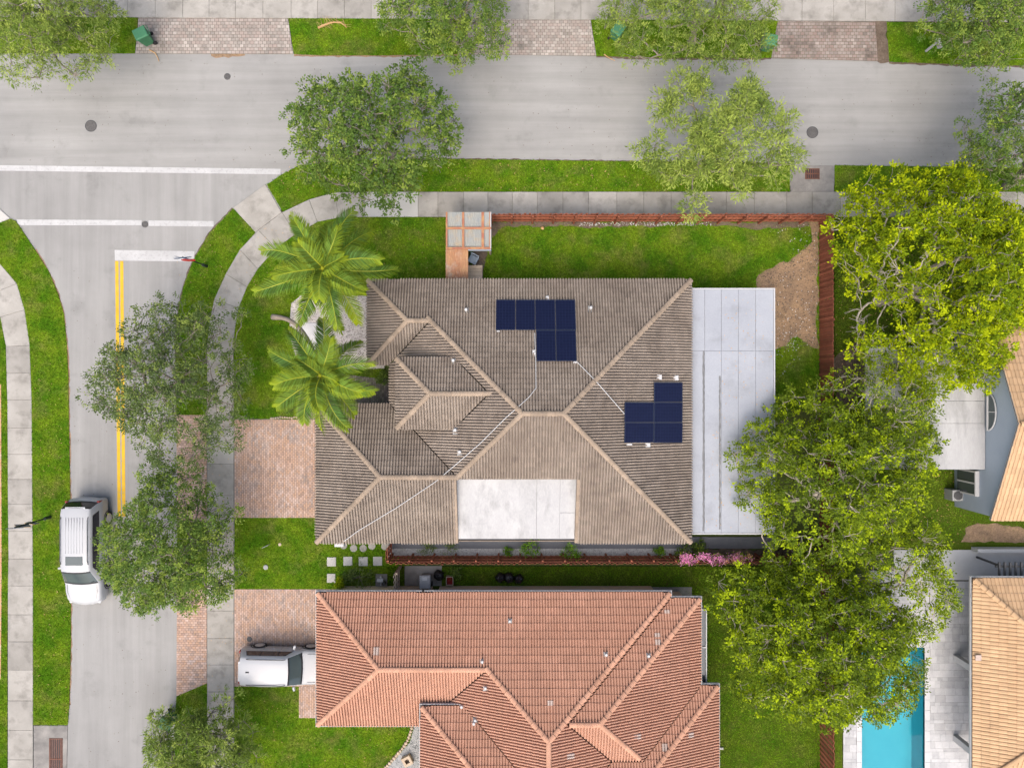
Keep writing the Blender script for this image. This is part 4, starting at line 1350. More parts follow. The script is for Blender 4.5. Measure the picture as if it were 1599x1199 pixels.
# gable wall facing the camera
xw = x3 + 0.14
yc = (y3 + y3n) / 2
ztop = E3 + PITCH * (y3n - y3) / 2
mb = MB()
o_ = 0.12
prof = [(y3 + o_, 0.0), (y3n - o_, 0.0), (y3n - o_, E3 + PITCH * o_ - .06), (yc, ztop - .06), (y3 + o_, E3 + PITCH * o_ - .06)]
mb.add([(xw, a, b) for a, b in prof] + [(xw + .2, a, b) for a, b in prof], [(4, 3, 2, 1, 0), (5, 6, 7, 8, 9)] + [(i, (i + 1) % 5, 5 + (i + 1) % 5, 5 + i) for i in range(5)])
mb.build('gable_wall', M['stucco_blue'], h3)
MB().boxx(xw + .2, 41, y3 + .12, y3 + .32, 0, E3 - .05).build('wall', M['stucco_blue'], h3)
mb = MB()
for s in (1, -1):
    ye = yc + s * (y3n - y3) / 2
    mb.add([(x3 - .03, ye, E3 - .1), (x3 + .03, ye, E3 - .1), (x3 + .03, yc, ztop - .1), (x3 - .03, yc, ztop - .1), (x3 - .03, ye, E3 + .04), (x3 + .03, ye, E3 + .04), (x3 + .03, yc, ztop + .04), (x3 - .03, yc, ztop + .04)],
           [(0, 3, 2, 1), (4, 5, 6, 7), (0, 1, 5, 4), (1, 2, 6, 5), (2, 3, 7, 6), (3, 0, 4, 7)])
mb.build('rake_trim', M['alu'], h3)
# half-round window in the gable
hw = link('half_round_window', None, h3, loc=(xw, W(1550, 643, 3.2)[1], 3.05))
seg = 12
arc = [(math.cos(math.pi * k / seg) * .98, math.sin(math.pi * k / seg) * .6) for k in range(seg + 1)]
MB().add([(-.06, a, b) for a, b in arc] + [(.0, a, b) for a, b in arc], [tuple(range(seg + 1))[::-1]] + [(k, k + 1, seg + 2 + k, seg + 1 + k) for k in range(seg)]).build('pane', M['windscreen'], hw)
mb = MB(); mb.tube([(-.07, a, b) for a, b in arc], .04, 5); mb.boxx(-.14, 0, -1.02, 1.02, -.06, .0); mb.boxx(-.09, -.02, -.02, .02, 0, .6)
mb.build('frame', M['white'], hw)
# bay window
bw = link('bay_window', None, h3)
bx1 = xw; bx0 = W(1513, 755, 1.6)[0]
by1, by0 = W(0, 736, 1.9)[1], W(0, 772, 1.9)[1]
zb0, zb1 = .5, 2.15
MB().boxx(bx0 + .06, bx1, by0 + .06, by1 - .06, zb0, zb0 + .1).build('seat', M['white'], bw)
mb = MB()
for x, y in ((bx0, by0), (bx0, by1), (bx0, (by0 + by1) / 2), (bx1 - .05, by0), (bx1 - .05, by1)):
    mb.boxx(x - .045, x + .045, y - .045, y + .045, zb0 + .1, zb1)
mb.boxx(bx0 - .06, bx0 + .06, by0 - .06, by1 + .06, zb1, zb1 + .09); mb.boxx(bx1 - .14, bx1 - .01, by0 - .06, by1 + .06, zb1, zb1 + .088)
mb.boxx(bx0 + .06, bx1 - .14, by0 - .06, by0 + .05, zb1, zb1 + .087); mb.boxx(bx0 + .06, bx1 - .14, by1 - .05, by1 + .06, zb1, zb1 + .087)
mb.boxx(bx0 + .06, bx1 - .14, (by0 + by1) / 2 + .12, (by0 + by1) / 2 + .19, zb1, zb1 + .085); mb.boxx((bx0 + bx1) / 2 - .03, (bx0 + bx1) / 2 + .03, by0 + .05, by1 - .05, zb1, zb1 + .084)
mb.build('frame', M['white'], bw)
MB().boxx(bx0 + .05, bx1 - .1, by0 + .05, by1 - .05, zb1 + .02, zb1 + .035).build('glass_roof', M['windscreen'], bw)
MB().boxx(bx0 - .015, bx0 + .015, by0, by1, zb0 + .1, zb1).build('pane', M['glass'], bw)
# white flat roof beside the gable
w3 = thing('flat_roof', 'white flat roof slabs half hidden under the trees beside the blue grey wall', 'flat roof')
zf = 2.75
fx1 = xw - .03
fys = [W(0, a, zf)[1] for a in (540, 626, 661, 733)]
for a, b in zip(fys[:-1], fys[1:]):
    MB().boxx(W(1352, 0, zf)[0], fx1, b + .006, a - .006, zf - .12, zf).build('roof_panel', M['white_roof'], w3, bevel=.01)
for x in (21.5, 25.0):
    for y in (fys[0] - .3, fys[-1] + .3):
        MB().boxx(x - .06, x + .06, y - .06, y + .06, 0, zf - .12).build('post', M['white'], w3)
ac = thing('air_conditioner', 'grey air conditioning unit standing by the blue grey wall', 'air conditioner', loc=(*W(1482, 770), 0.03))
MB().box((0, 0, .4), (.62, .62, .8)).build('cabinet', M['bin_grey'], ac, bevel=.03)
MB().lathe([(.25, .8), (.25, .83), (.1, .85)], n=18).build('fan_grille', M['dark'], ac)
dr = thing('drum', 'round black drum lying on the grass by the blue grey wall', 'drum', loc=(*W(1499, 781), 0.03))
MB().lathe([(.28, 0), (.3, .05), (.3, .5), (.24, .55), (.22, .5)], n=20).build('shell', M['rubber'], dr)
MB().lathe([(.215, .44), (.21, .47)], n=20).build('lid', M['dark'], dr)

h4 = thing('house', 'house with pale peach tiled roof beside the swimming pool', 'house')
E4 = 2.9
wings4 = [(wx(1520, E4), 44.0, -21.5, wy(904, E4), E4)]
roof4 = tiled_roof(h4, wings4, [], (M['tile_peach'], M['tile_peach']), view=(-32, 33, -25, 25), gutter=M['white'], TE=.40, PROFILE=FLAT_PROFILE, TW=.21)
walls(h4, wings4, M['white'], inset=2.6)
for py in (1018, 1143):
    x, y = W(1487, py + 3)
    MB().boxx(x, x + .3, y - .35, y, 0.06, E4 - .15).build('column', M['white'], h4)
q = W(1537, 1032, 3.6)
MB().boxx(q[0] - .15, q[0] + .15, q[1] - .15, q[1] + .15, 3.1, zroof(wings4[0], *q) + .2).build('roof_vent', M['tile_pale'], h4)
# patio between the two houses on the right
pw = MB().prism(WP([(1395, 858), (1700, 858), (1700, 905), (1395, 905)]), -.05, .06).build('patio', M['white'], kind='structure')
NOGRASS.append(WP([(1395, 842), (1700, 842), (1700, 905), (1395, 905)]))
wl = thing('garden_wall', 'low white garden wall with a row of vent holes at the right edge', 'wall')
a, b = W(1516, 856), W(1640, 856)
MB().boxx(a[0], b[0], a[1] - .1, a[1] + .1, 0, .62).build('wall', M['white'], wl)
for k in range(9):
    x = W(1552 + k * 3.6, 0)[0]
    MB().boxx(x - .045, x + .045, a[1] - .115, a[1] - .1, .25, .5).build('vent_hole', M['dark'], wl)
pg = thing('pergola', 'dark slatted pergola roof at the right edge between the houses', 'pergola')
zg = 2.3
gx0, gx1 = W(1560, 0, zg)[0], 33.0
gy1, gy0 = W(0, 878, zg)[1], W(0, 905, zg)[1] - .6
for k in range(14):
    x = gx0 + k * .3
    MB().boxx(x, x + .09, gy0, gy1, zg - .1, zg).build('slat', M['dark'], pg)
MB().boxx(gx0 - .1, gx1, gy1 - .3, gy1 - .2, zg - .2, zg - .1).build('beam', M['dark'], pg)
MB().boxx(gx0 - .1, gx1, gy0 + .2, gy0 + .3, zg - .2, zg - .1).build('beam', M['dark'], pg)
for x in (gx0 + .2, gx0 + 3.2):
    MB().boxx(x, x + .1, gy1 - .3, gy1 - .2, .06, zg - .2).build('post', M['dark'], pg)

# ------------------------------------------------------------------ swimming pool with travertine deck
pool = thing('swimming_pool', 'turquoise swimming pool with pale coping half hidden by the tree', 'swimming pool')
px0, px1 = W(1345, 0)[0], W(1443, 0)[0]
pyA, pyB = W(0, 1010)[1], W(0, 1300)[1]
mb = MB()
mb.add([(px0, pyB, -1.3), (px1, pyB, -1.3), (px1, pyA, -1.3), (px0, pyA, -1.3), (px0, pyB, .05), (px1, pyB, .05), (px1, pyA, .05), (px0, pyA, .05)],
       [(0, 1, 2, 3), (0, 4, 5, 1), (1, 5, 6, 2), (2, 6, 7, 3), (3, 7, 4, 0)])
mb.build('basin', M['pool'], pool)
MB().add([(px0, pyB, -.06), (px1, pyB, -.06), (px1, pyA, -.06), (px0, pyA, -.06)], [(0, 1, 2, 3)]).build('water', M['water'], pool)
yy = pyA
while yy > pyB:
    for x0_, x1_ in ((px0 - .3, px0), (px1, px1 + .3)):
        MB().boxx(x0_, x1_, max(yy - .6, pyB) + .004, yy - .004, -.1, .075).build('coping_stone', M['coping'], pool, bevel=.01)
    yy -= .6
xx = px0 - .3
while xx < px1 + .3:
    MB().boxx(xx + .004, min(xx + .6, px1 + .3) - .004, pyA + .004, pyA + .3, -.1, .074).build('coping_stone', M['coping'], pool, bevel=.01)
    xx += .6
deckroot = structure('pool_deck')
def deck_tiles(x0, x1, y0, y1):
    NOGRASS.append([(x0, y0), (x1, y0), (x1, y1), (x0, y1)])
    MB().boxx(x0, x1, y0, y1, -.05, .045).build('bedding', M['joint'], deckroot)
    y = y0; row = 0
    while y < y1 - .05:
        h_ = min(random.choice((.41, .41, .2)), y1 - y)
        x = x0 - random.uniform(0, .4)
        while x < x1 - .02:
            w_ = random.choice((.41, .61, .41, .3))
            a, b = max(x, x0), min(x + w_, x1)
            if b - a > .05:
                MB().boxx(a + .004, b - .004, y + .004, y + h_ - .004, 0, .06 + random.uniform(-.002, .002)).build('deck_tile', M['travertine'], deckroot)
            x += w_
        y += h_; row += 1
deck_tiles(px1 + .305, W(1600, 0)[0], -23.0, W(0, 906)[1])
deck_tiles(W(1352, 0)[0], px1 + .3, pyA + .31, W(0, 890)[1])
deck_tiles(W(1316, 0)[0], px0 - .305, -22.8, W(0, 1060)[1])
# hole in the sheets under the pool is made by building ground pieces around it
# ------------------------------------------------------------------ board fences
def fence(p0, p1, label, inner, h=1.8, mat='redwood', post_gap=1.2, posts=True, pitch=0.142, top_jit=0.012):
    """p0, p1 ground points in metres; inner +1/-1: on which side of p0->p1 the rails and posts stand"""
    a, b = Vector((*p0, 0)), Vector((*p1, 0))
    d_ = b - a; ln = d_.length; t = d_ / ln; ang = math.atan2(t.y, t.x)
    root = thing('board_fence', label, 'fence', loc=a, rz=ang)
    pm = MB().boxx(-.068, .068, -.01, .01, 0, h).mesh('picket', M[mat])
    n = int(ln / pitch)
    for i in range(n):
        x = (i + .5) * ln / n
        back = (i % 2) * 0.045
        o = link('picket', pm, root, loc=(x, -inner * back, random.uniform(0, .03)), rot=(random.gauss(0, .006), random.gauss(0, .006), 0))
        o.scale = (1, 1, 1 + random.gauss(0, top_jit))
    for z in (.35, 1.0, h - .2):
        MB().boxx(0, ln, min(inner * .012, inner * .055), max(inner * .012, inner * .055), z - .045, z + .045).build('rail', M[mat], root)
    if posts:
        m = max(1, round(ln / post_gap))
        pp = MB().boxx(-.045, .045, -.045, .045, 0, h - .05).mesh('post', M[mat])
        for i in range(m + 1):
            link('post', pp, root, loc=(min(max(ln * i / m, .05), ln - .05), inner * .102, 0))
    return root
fence(W(767, 346.5), W(1280, 346.5), 'red stained board fence between the top sidewalk and the back lawn', -1)
fence(W(1279.5, 347.5), W(1281, 1230), 'long red stained board fence between the back yards, shaded by trees', 1, posts=False)
fence(W(612.5, 867), W(1278, 867), 'red stained board fence along the white pebbles below the brown house', 1)
fence(W(612, 845), W(612, 866), 'short red stained fence return at the left corner of the pebble strip', 1, posts=False)
# weathered gate post stack beside the meter
fence(W(624, 882), W(624, 917), 'short weathered grey board fence between the two houses', 1, mat='oldwood', posts=True)

# ------------------------------------------------------------------ rusty lean-to shed
sh = thing('shed', 'lean-to shed with rusty corrugated roof sheets by the top fence', 'shed')
def corrugated(x0, x1, y0, y1, z0, z1, mat, name='roof_sheet', pitch=0.085):
    n = int((x1 - x0) / pitch) * 4
    vs_, fs = [], []
    for i in range(n + 1):
        x = x0 + (x1 - x0) * i / n
        hgt = 0.018 * math.sin(i * math.pi / 2)
        vs_ += [(x, y0, z0 + hgt), (x, y1, z1 + hgt)]
    fs = [(2 * i, 2 * i + 2, 2 * i + 3, 2 * i + 1) for i in range(n)]
    MB().add(vs_, fs).build(name, M[mat], sh)
zs = 2.1
sx0, sx1 = wx(697, zs), wx(767, zs)
sy1, sy0 = wy(332, zs), wy(389, zs)
xa_, xb_ = wx(723.5, zs), wx(754, zs)
ymid = wy(357, zs)
for a, b in ((sx0, xa_), (xa_, xb_), (xb_, sx1)):
    corrugated(a + .02, b - .02, ymid + .01, sy1, zs + .04, zs + .09, 'fibre')
    corrugated(a + .02, b - .02, sy0, ymid - .01, zs - .01, zs + .04, 'fibre')
def bar(x0, x1, y0, y1, z0, z1): MB().boxx(x0, x1, y0, y1, z0, z1).build('batten', M['rustbar'], sh)
bar(sx0 - .02, sx0 + .07, sy0, sy1, zs + .02, zs + .12); bar(xa_ - .06, xa_ + .06, sy0, sy1, zs + .025, zs + .115); bar(xb_ - .07, xb_ + .07, sy0, sy1, zs + .024, zs + .118); bar(sx1 - .1, sx1 - .05, sy0, sy1, zs + .02, zs + .12)
bar(sx0, sx1, ymid - .06, ymid + .06, zs + .055, zs + .113); bar(sx0, sx1, sy0 - .02, sy0 + .09, zs + .0, zs + .085)
MB().boxx(sx1 - .045, sx1, sy0, sy1, zs - .1, zs + .11).build('edge_trim', M['white'], sh)
MB().boxx(wx(731, 2), sx1, sy0 - .05, sy0 - .025, zs - .35, zs + .02).build('front_beam', M['stucco_blue'], sh)
z2 = 1.95
lx0, lx1, ly1, ly0 = wx(696, z2), wx(731, z2), wy(388, z2), wy(438, z2) - .3
corrugated(lx0, lx1, ly0, ly1, z2 - .02, z2 + .02, 'rust')
MB().boxx(lx0, lx0 + .05, ly0, ly1, 0.04, z2 - .05).build('side_wall', M['oldwood'], sh)
for x, y in ((sx0 + .1, sy1 - .1), (sx1 - .1, sy1 - .1), (sx0 + .1, sy0 + .1), (sx1 - .1, sy0 + .1)):
    MB().boxx(x - .045, x + .045, y - .045, y + .045, .03, zs - .02).build('post', M['oldwood'], sh)
# plastic chair and wooden crate lid beside the shed
ch = thing('garden_chair', 'blue grey plastic garden chair folded beside the rusty shed', 'chair', loc=(*W(739, 405, .6), 0.04), rz=R(-28))
MB().boxx(-.24, .24, -.22, .22, .40, .44).build('seat', M['chairblue'], ch, bevel=.01)
bk = link('backrest', None, ch)
for k in range(4):
    MB().boxx(-.22 + k * .125, -.14 + k * .125, .22, .25, .46, .92).build('slat', M['chairblue'], bk)
MB().boxx(-.26, .26, .215, .255, .9, .98).build('top_rail', M['chairblue'], bk)
for x in (-.21, .21):
    MB().boxx(x - .03, x + .03, -.25, .25, .6, .63).build('armrest', M['chairblue'], ch)
    for y in (-.2, .2):
        MB().boxx(x - .025, x + .025, y - .025, y + .025, 0, .6).build('leg', M['chairblue'], ch)
cr = thing('wooden_crate', 'pale wooden crate against the top wall beside the rusty shed', 'crate', loc=(*W(742, 428, .9), 0.04))
for k in range(5):
    MB().boxx(-.40, .40, -.5 + k * .2, -.31 + k * .2, .85, .88 + random.uniform(0, .01)).build('lid_board', M['oldwood'], cr)
for y in (-.5, .46):
    MB().boxx(-.40, .40, y, y + .03, 0, .85).build('side_board', M['oldwood'], cr)
for x in (-.40, .37):
    MB().boxx(x, x + .03, -.47, .46, 0, .85).build('side_board', M['oldwood'], cr)

# ------------------------------------------------------------------ white sport utility vehicles
def suv(label, loc, rz, L_, Wd, Hh, sunroof=True, rails=True, ribs=True, back=0.0):
    t = thing('parked_car', label, 'car', loc=(*loc, 0.0), rz=rz, group='white cars')
    k = L_ / 5.7; hw = Wd / 2; hz = Hh / 1.9
    # x, half width, top height, roof half width
    S = [(-2.85, .80, .62, .70), (-2.83, .90, .82, .78), (-2.78, .95, 1.0, .84), (-2.70, .975, 1.16, .86), (-2.42, .99, 1.80, .755), (-2.15, 1.0, 1.87, .755), (-1.2, 1.0, 1.91, .77), (-.2, 1.0, 1.905, .765), (.55, 1.0, 1.87, .755), (.85, 1.0, 1.82, .745),
         (1.62, 1.0, 1.22, .84), (1.75, 1.0, 1.17, .88), (2.2, .985, 1.13, .86), (2.55, .955, 1.05, .82), (2.72, .90, .96, .74), (2.81, .82, .82, .66), (2.85, .70, .66, .56)]
    rings = []
    for x, w_, zt_, rw in S:
        if .5 < x < 2.0: x -= back
        w_ *= hw; rw *= hw / 1.0; zt_ *= hz; x *= k
        cab = zt_ > 1.25 * hz
        belt = min(1.16 * hz, zt_ - .12)
        sill = .32
        if zt_ < .9: sill = .36
        half = [(w_ * .93, sill), (w_, min(.5, belt - .1)), (w_ * 1.0, belt - .18), (w_ * .985, belt)]
        if cab:
            half += [(rw + .075, zt_ - .13), (rw + .02, zt_ - .05), (rw * .93, zt_ - .01), (rw * .5, zt_ + .02), (0, zt_ + .03)]
        else:
            half += [(w_ * .95, belt + .05 if belt + .05 < zt_ - .03 else zt_ - .04), (w_ * .90, zt_ - .025), (w_ * .80, zt_ - .005), (w_ * .45, zt_ + .012), (0, zt_ + .018)]
        bow = .16 if x > 2.3 * k else .13 if x > 1.5 * k else .09 if x > .4 * k else -.10 if x < -2.3 * k else 0
        ring = [(x + bow * (1 - (a / w_) ** 2), -a, b) for a, b in half] + [(x + bow * (1 - (a / w_) ** 2), a, b) for a, b in half[-2::-1]]
        rings.append(ring)
    n = len(rings[0])
    body, ws, rw_ = MB(), MB(), MB()
    for i in range(len(rings) - 1):
        for j in range(n - 1):
            q = [rings[i][j], rings[i][j + 1], rings[i + 1][j + 1], rings[i + 1][j]]
            tgt = body
            if i == 9 and 5 <= j <= n - 7:
                tgt = ws
            elif i == 3 and 5 <= j <= n - 7:
                tgt = rw_
            tgt.add(q, [(3, 2, 1, 0)])
    body.add(rings[0], [tuple(range(n))]); body.add(rings[-1], [tuple(range(n))[::-1]])
    me = body.mesh('body', M['carwhite'], smooth=True)
    bm = bmesh.new(); bm.from_mesh(me); bmesh.ops.remove_doubles(bm, verts=bm.verts, dist=.0005); bmesh.ops.recalc_face_normals(bm, faces=bm.faces); bm.to_mesh(me); bm.free()
    link('body', me, t)
    for nm, m_, mt in (('windshield', ws, 'windscreen'), ('rear_window', rw_, 'carglass')):
        me = m_.mesh(nm, M[mt], smooth=True)
        bm = bmesh.new(); bm.from_mesh(me); bmesh.ops.remove_doubles(bm, verts=bm.verts, dist=.0005); bm.to_mesh(me); bm.free()
        link(nm, me, t)
    # black surround of the windscreen (top band and cowl)
    def along(i, f, j):
        a, b = Vector(rings[i][j]), Vector(rings[i + 1][j]); return a.lerp(b, f)
    for f0, f1, i in ((.0, .10, 9), (.90, 1.0, 9), (.0, .14, 3), (.8, 1.0, 3)):
        mb = MB()
        js = range(5, n - 5)
        a = [along(i, f0, j) + Vector((.006 if i == 9 else -.006, 0, .007)) for j in js]; b = [along(i, f1, j) + Vector((.006 if i == 9 else -.006, 0, .007)) for j in js]
        m = len(a)
        mb.add(a + b, [(q, q + 1, m + q + 1, m + q) for q in range(m - 1)]); mb.build('glass_edge', M['trim'], t)
    # wiper cowl strip
    # side windows between the pillars
    def band(x, f, side):
        xs_ = [r_[3][0] for r_ in rings]
        for i in range(len(xs_) - 1):
            if xs_[i] <= x <= xs_[i + 1]:
                u = (x - xs_[i]) / (xs_[i + 1] - xs_[i])
                a = Vector(rings[i][3]).lerp(Vector(rings[i + 1][3]), u); b = Vector(rings[i][4]).lerp(Vector(rings[i + 1][4]), u)
                p_ = a.lerp(b, f)
                return Vector((p_.x, p_.y * (1 if side < 0 else -1), p_.z)) + Vector((0, side * .010, .004))
    for side in (-1, 1):
        mb = MB()
        a = [band((-2.3 + (3.40 - back) * f / 10) * k, .16, side) + Vector((0, -side * .004, 0)) for f in range(11)]
        b = [band((-2.1 + (2.78 - back) * f / 10) * k, .88, side) + Vector((0, -side * .004, 0)) for f in range(11)]
        mb.add(a + b, [(q, q + 1, 12 + q, 11 + q) if side < 0 else (11 + q, 12 + q, q + 1, q) for q in range(10)])
        mb.build('window_surround', M['trim'], t)
        for x in (-1.24, -.08, 1.15):
            pts_ = [Vector((x * k, side * (hw * .992 + .006), z * hz)) for z in (.42, .7, .98, 1.06)]
            MB().tube(pts_, .008, 4).build('door_seam', M['trim'], t)
        MB().tube([(1.72 * k, side * hw * .80, 1.185 * hz), (2.2 * k, side * hw * .79, 1.145 * hz), (2.6 * k, side * hw * .70, 1.045 * hz)], .009, 4).build('bonnet_seam', M['dark'], t)
        for x0, x1, l0, l1 in ((-2.25, -1.28, .22, 0), (-1.2, -.12, 0, 0), (-.04, 1.02 - back, 0, .42)):
            mb = MB()
            a = [band((x0 + (x1 - x0) * f / 6) * k, .22, side) for f in range(7)]
            b = [band((x0 + l0 + (x1 - l1 - x0 - l0) * f / 6) * k, .84, side) for f in range(7)]
            mb.add(a + b, [(q, q + 1, 8 + q, 7 + q) if side < 0 else (7 + q, 8 + q, q + 1, q) for q in range(6)])
            mb.build('side_window', M['carglass'], t)
        wz = .40
        for x in (-1.72 * k, 1.72 * k):
            wl_ = link('wheel', None, t, loc=(x, side * (hw - .10), wz))
            MB().lathe([(.27, -.13), (.37, -.12), (.40, -.06), (.40, .06), (.37, .12), (.27, .13)], n=24, axis='Y').build('tyre', M['rubber'], wl_)
            MB().lathe([(.05, -.150), (.2, -.145), (.28, -.132), (.28, .132), (.2, .145), (.05, .150)], n=20, axis='Y').build('rim', M['rim'], wl_)
            ar = [(x + math.cos(a) * .46, side * (hw - .005), wz + math.sin(a) * .46) for a in [math.pi * q / 12 for q in range(13)]]
            MB().tube(ar, .03, 6).build('wheel_arch', M['trim'], t)
        MB().tube([(-.2 * k + 1.05 * k, side * hw * .97, 1.12 * hz), (.88 * k, side * (hw + .07), 1.14 * hz)], .025, 6).build('mirror_arm', M['carwhite'], t)
        MB().box((.85 * k, side * (hw + .17), 1.16 * hz), (.13, .25, .16), side * -.25).build('mirror', M['carwhite'], t, bevel=.04)
        MB().box((2.74 * k, side * hw * .70, .84 * hz), (.16, .32, .12), side * -.35).build('headlight', M['headlamp'], t, bevel=.03)
        MB().box((-2.755 * k, side * hw * .86, 1.02 * hz), (.10, .14, .34)).build('tail_light', M['taillamp'], t, bevel=.02)
        for x in (-.65, .45):
            MB().box((x * k, side * (hw + .008), .93 * hz), (.2, .025, .03)).build('door_handle', M['carwhite'], t)
        if rails:
            MB().tube([(-2.05 * k, side * .72 * hw, 1.86 * hz), (-1.9 * k, side * .72 * hw, 1.945 * hz), (.3 * k, side * .72 * hw, 1.945 * hz), (.5 * k, side * .72 * hw, 1.86 * hz)], .022, 6).build('roof_rail', M['dark'], t)
    if sunroof:
        MB().box((.30 * k, 0, 1.925 * hz), (.48, .92, .015)).build('sunroof', M['windscreen'], t, bevel=.006)
    if ribs:
        for q in range(-3, 4):
            MB().box((-1.05 * k, q * .155, 1.934 * hz - abs(q) * .004), (1.9 * k, .035, .028)).build('roof_rib', M['carwhite'], t)
    else:
        MB().box((-1.95 * k, 0, 1.92 * hz), (.2, .07, .05)).build('antenna', M['trim'], t, bevel=.02)
    MB().box((-2.50 * k, 0, 1.80 * hz), (.16, 1.1, .03)).build('spoiler', M['carwhite'], t, bevel=.01)
    MB().box((2.82 * k, 0, .62 * hz), (.08, .95, .2)).build('grille', M['trim'], t, bevel=.02)
    MB().box((-2.845 * k, 0, .5), (.06, 1.3, .16)).build('rear_bumper', M['trim'], t, bevel=.02)
    for q in (-.3, .35):
        MB().tube([((1.72 - back) * k, q, 1.235 * hz), ((1.52 - back) * k, q + .45, 1.36 * hz)], .012, 4).build('wiper', M['trim'], t)
    return t
suv('long white car with sunroof and ribbed roof parked on the side street', (-24.08, -9.42), R(-90), 5.85, 2.08, 1.92)
suv('white car parked on the paver driveway with its bonnet at the terracotta roof', (-12.95, -15.92), R(-1), 4.85, 1.98, 1.78, sunroof=False, ribs=False, back=.28)

# ------------------------------------------------------------------ wheeled bins, bags, mailboxes
def cart(label, px, py, rz, body='bin_green', lid='lid_green', z=0.04, s=1.0, group='wheeled bins', note=False):
    t = thing('wheeled_bin', label, 'bin', loc=(*W(px, py), z), rz=rz, group=group)
    mb = MB()
    a, b = (.24, .27), (.30, .36)
    vs_ = [(-a[0], -a[1], .06), (a[0], -a[1], .06), (a[0], a[1], .06), (-a[0], a[1], .06), (-b[0], -b[1], 1.0), (b[0], -b[1], 1.0), (b[0], b[1], 1.0), (-b[0], b[1], 1.0)]
    mb.add(vs_, [(3, 2, 1, 0), (0, 1, 5, 4), (1, 2, 6, 5), (2, 3, 7, 6), (3, 0, 4, 7), (4, 5, 6, 7)]); mb.build('body', M[body], t, bevel=.03)
    mb = MB()
    mb.add([(-.33, -.41, 1.0), (.33, -.41, 1.0), (.33, .38, 1.0), (-.33, .38, 1.0), (-.27, -.33, 1.07), (.27, -.33, 1.07), (.29, .34, 1.10), (-.29, .34, 1.10)], [(3, 2, 1, 0), (0, 1, 5, 4), (1, 2, 6, 5), (2, 3, 7, 6), (3, 0, 4, 7), (4, 5, 6, 7)])
    mb.build('lid', M[lid], t, bevel=.03)
    MB().tube([(-.26, .38, 1.0), (-.26, .47, 1.0), (.26, .47, 1.0), (.26, .38, 1.0)], .02, 6).build('handle', M[body], t)
    for x in (-.3, .3):
        w_ = link('wheel', None, t, loc=(x, .30, .13), rot=(0, 0, math.pi / 2))
        MB().lathe([(.06, -.035), (.13, -.03), (.13, .03), (.06, .035)], n=14, axis='Y').build('tyre', M['rubber'], w_)
    if note:
        MB().boxx(-.14, .14, -.30, -.12, 1.083, 1.09).build('sticker', M['white'], t)
    return t
cart('green wheeled bin at the left end of the pale paver apron, top left', 234, 66, R(-65))
cart('green wheeled bin standing tilted on the grass right of the middle paver apron', 962, 59, R(145))
cart('green wheeled bin beside the dark worn paver apron, half under a tree', 1193, 76, R(80))
cart('green wheeled bin half hidden by the leafy tree at the bottom left kerb', 271, 1117, R(60), lid='bin_green')
cart('grey wheeled bin with white sticker between the two houses', 667, 901, R(180), 'bin_grey', 'bin_grey', note=True)
def bag(label, px, py, r_, seed):
    rn = random.Random(seed)
    t = thing('rubbish_bag', label, 'bag', loc=(*W(px, py), 0.04), rz=rn.uniform(0, 6))
    bm = bmesh.new(); bmesh.ops.create_icosphere(bm, subdivisions=3, radius=1)
    ph = [rn.uniform(0, 6) for _ in range(4)]
    for v in bm.verts:
        c = v.co
        f = 1 + .10 * math.sin(5 * c.x + ph[0]) * math.sin(4 * c.y + ph[1]) + .08 * math.sin(9 * c.z + 6 * math.atan2(c.y, c.x) + ph[2])
        z = c.z * .8 + .72
        v.co = Vector((c.x * r_ * f, c.y * r_ * f, max(0, z * r_ * (1 if c.z < .6 else 1.1))))
    me = bpy.data.meshes.new('sack'); bm.to_mesh(me); bm.free(); me.materials.append(M['bag'])
    me.polygons.foreach_set('use_smooth', np.ones(len(me.polygons), dtype=bool))
    link('sack', me, t)
    z = 1.55 * r_
    MB().tube([(0, 0, z - .08), (.02, .01, z), (.05, .03, z + .1)], [.06, .03, .09], 8).build('knot', M['bag'], t, smooth=True)
bag('leftmost black rubbish bag of the row on the shaded grass', 781, 900, .27, 1)
bag('middle black rubbish bag of the row on the shaded grass', 795, 900, .29, 2)
bag('rightmost black rubbish bag of the row on the shaded grass', 810, 902, .26, 3)
bag('black rubbish bag between the grey bin and the small crate', 686, 896, .29, 4)
bx = thing('plastic_crate', 'small pale crate with red contents beside the black rubbish bag', 'crate', loc=(*W(703, 904), .04))
mb = MB(); mb.boxx(-.2, .2, -.25, -.22, 0, .4); mb.boxx(-.2, .2, .22, .25, 0, .4); mb.boxx(-.2, -.17, -.22, .22, 0, .399); mb.boxx(.17, .2, -.22, .22, 0, .399)
mb.build('walls', M['oldwood'], bx); MB().boxx(-.17, .17, -.22, .22, .02, .22).build('contents', M['taillamp'], bx)
pad = MB().prism(WP([(632, 883), (690, 883), (690, 914), (632, 914)]), -.05, .05).build('concrete_pad', M['concrete'], kind='structure')
NOGRASS.append(WP([(632, 883), (690, 883), (690, 914), (632, 914)]))
# pool pump on a grey pad
pp = thing('water_pump', 'white water pump on a square grey pad near the left fence corner', 'pump', loc=(*W(596, 905), .04))
MB().boxx(-.33, .33, -.35, .35, 0, .08).build('pad', M['concrete_grey'], pp)
MB().tube([(-.2, .05, .28), (.15, .05, .28)], [.11, .13], 12).build('motor', M['white'], pp)
MB().tube([(0, -.25, .2), (0, .28, .2), (.02, .3, .5)], .04, 8).build('pipe', M['white'], pp)
MB().lathe([(.1, .08), (.1, .4), (.07, .44)], (.2, -.1, 0), 12).build('strainer', M['dark'], pp)

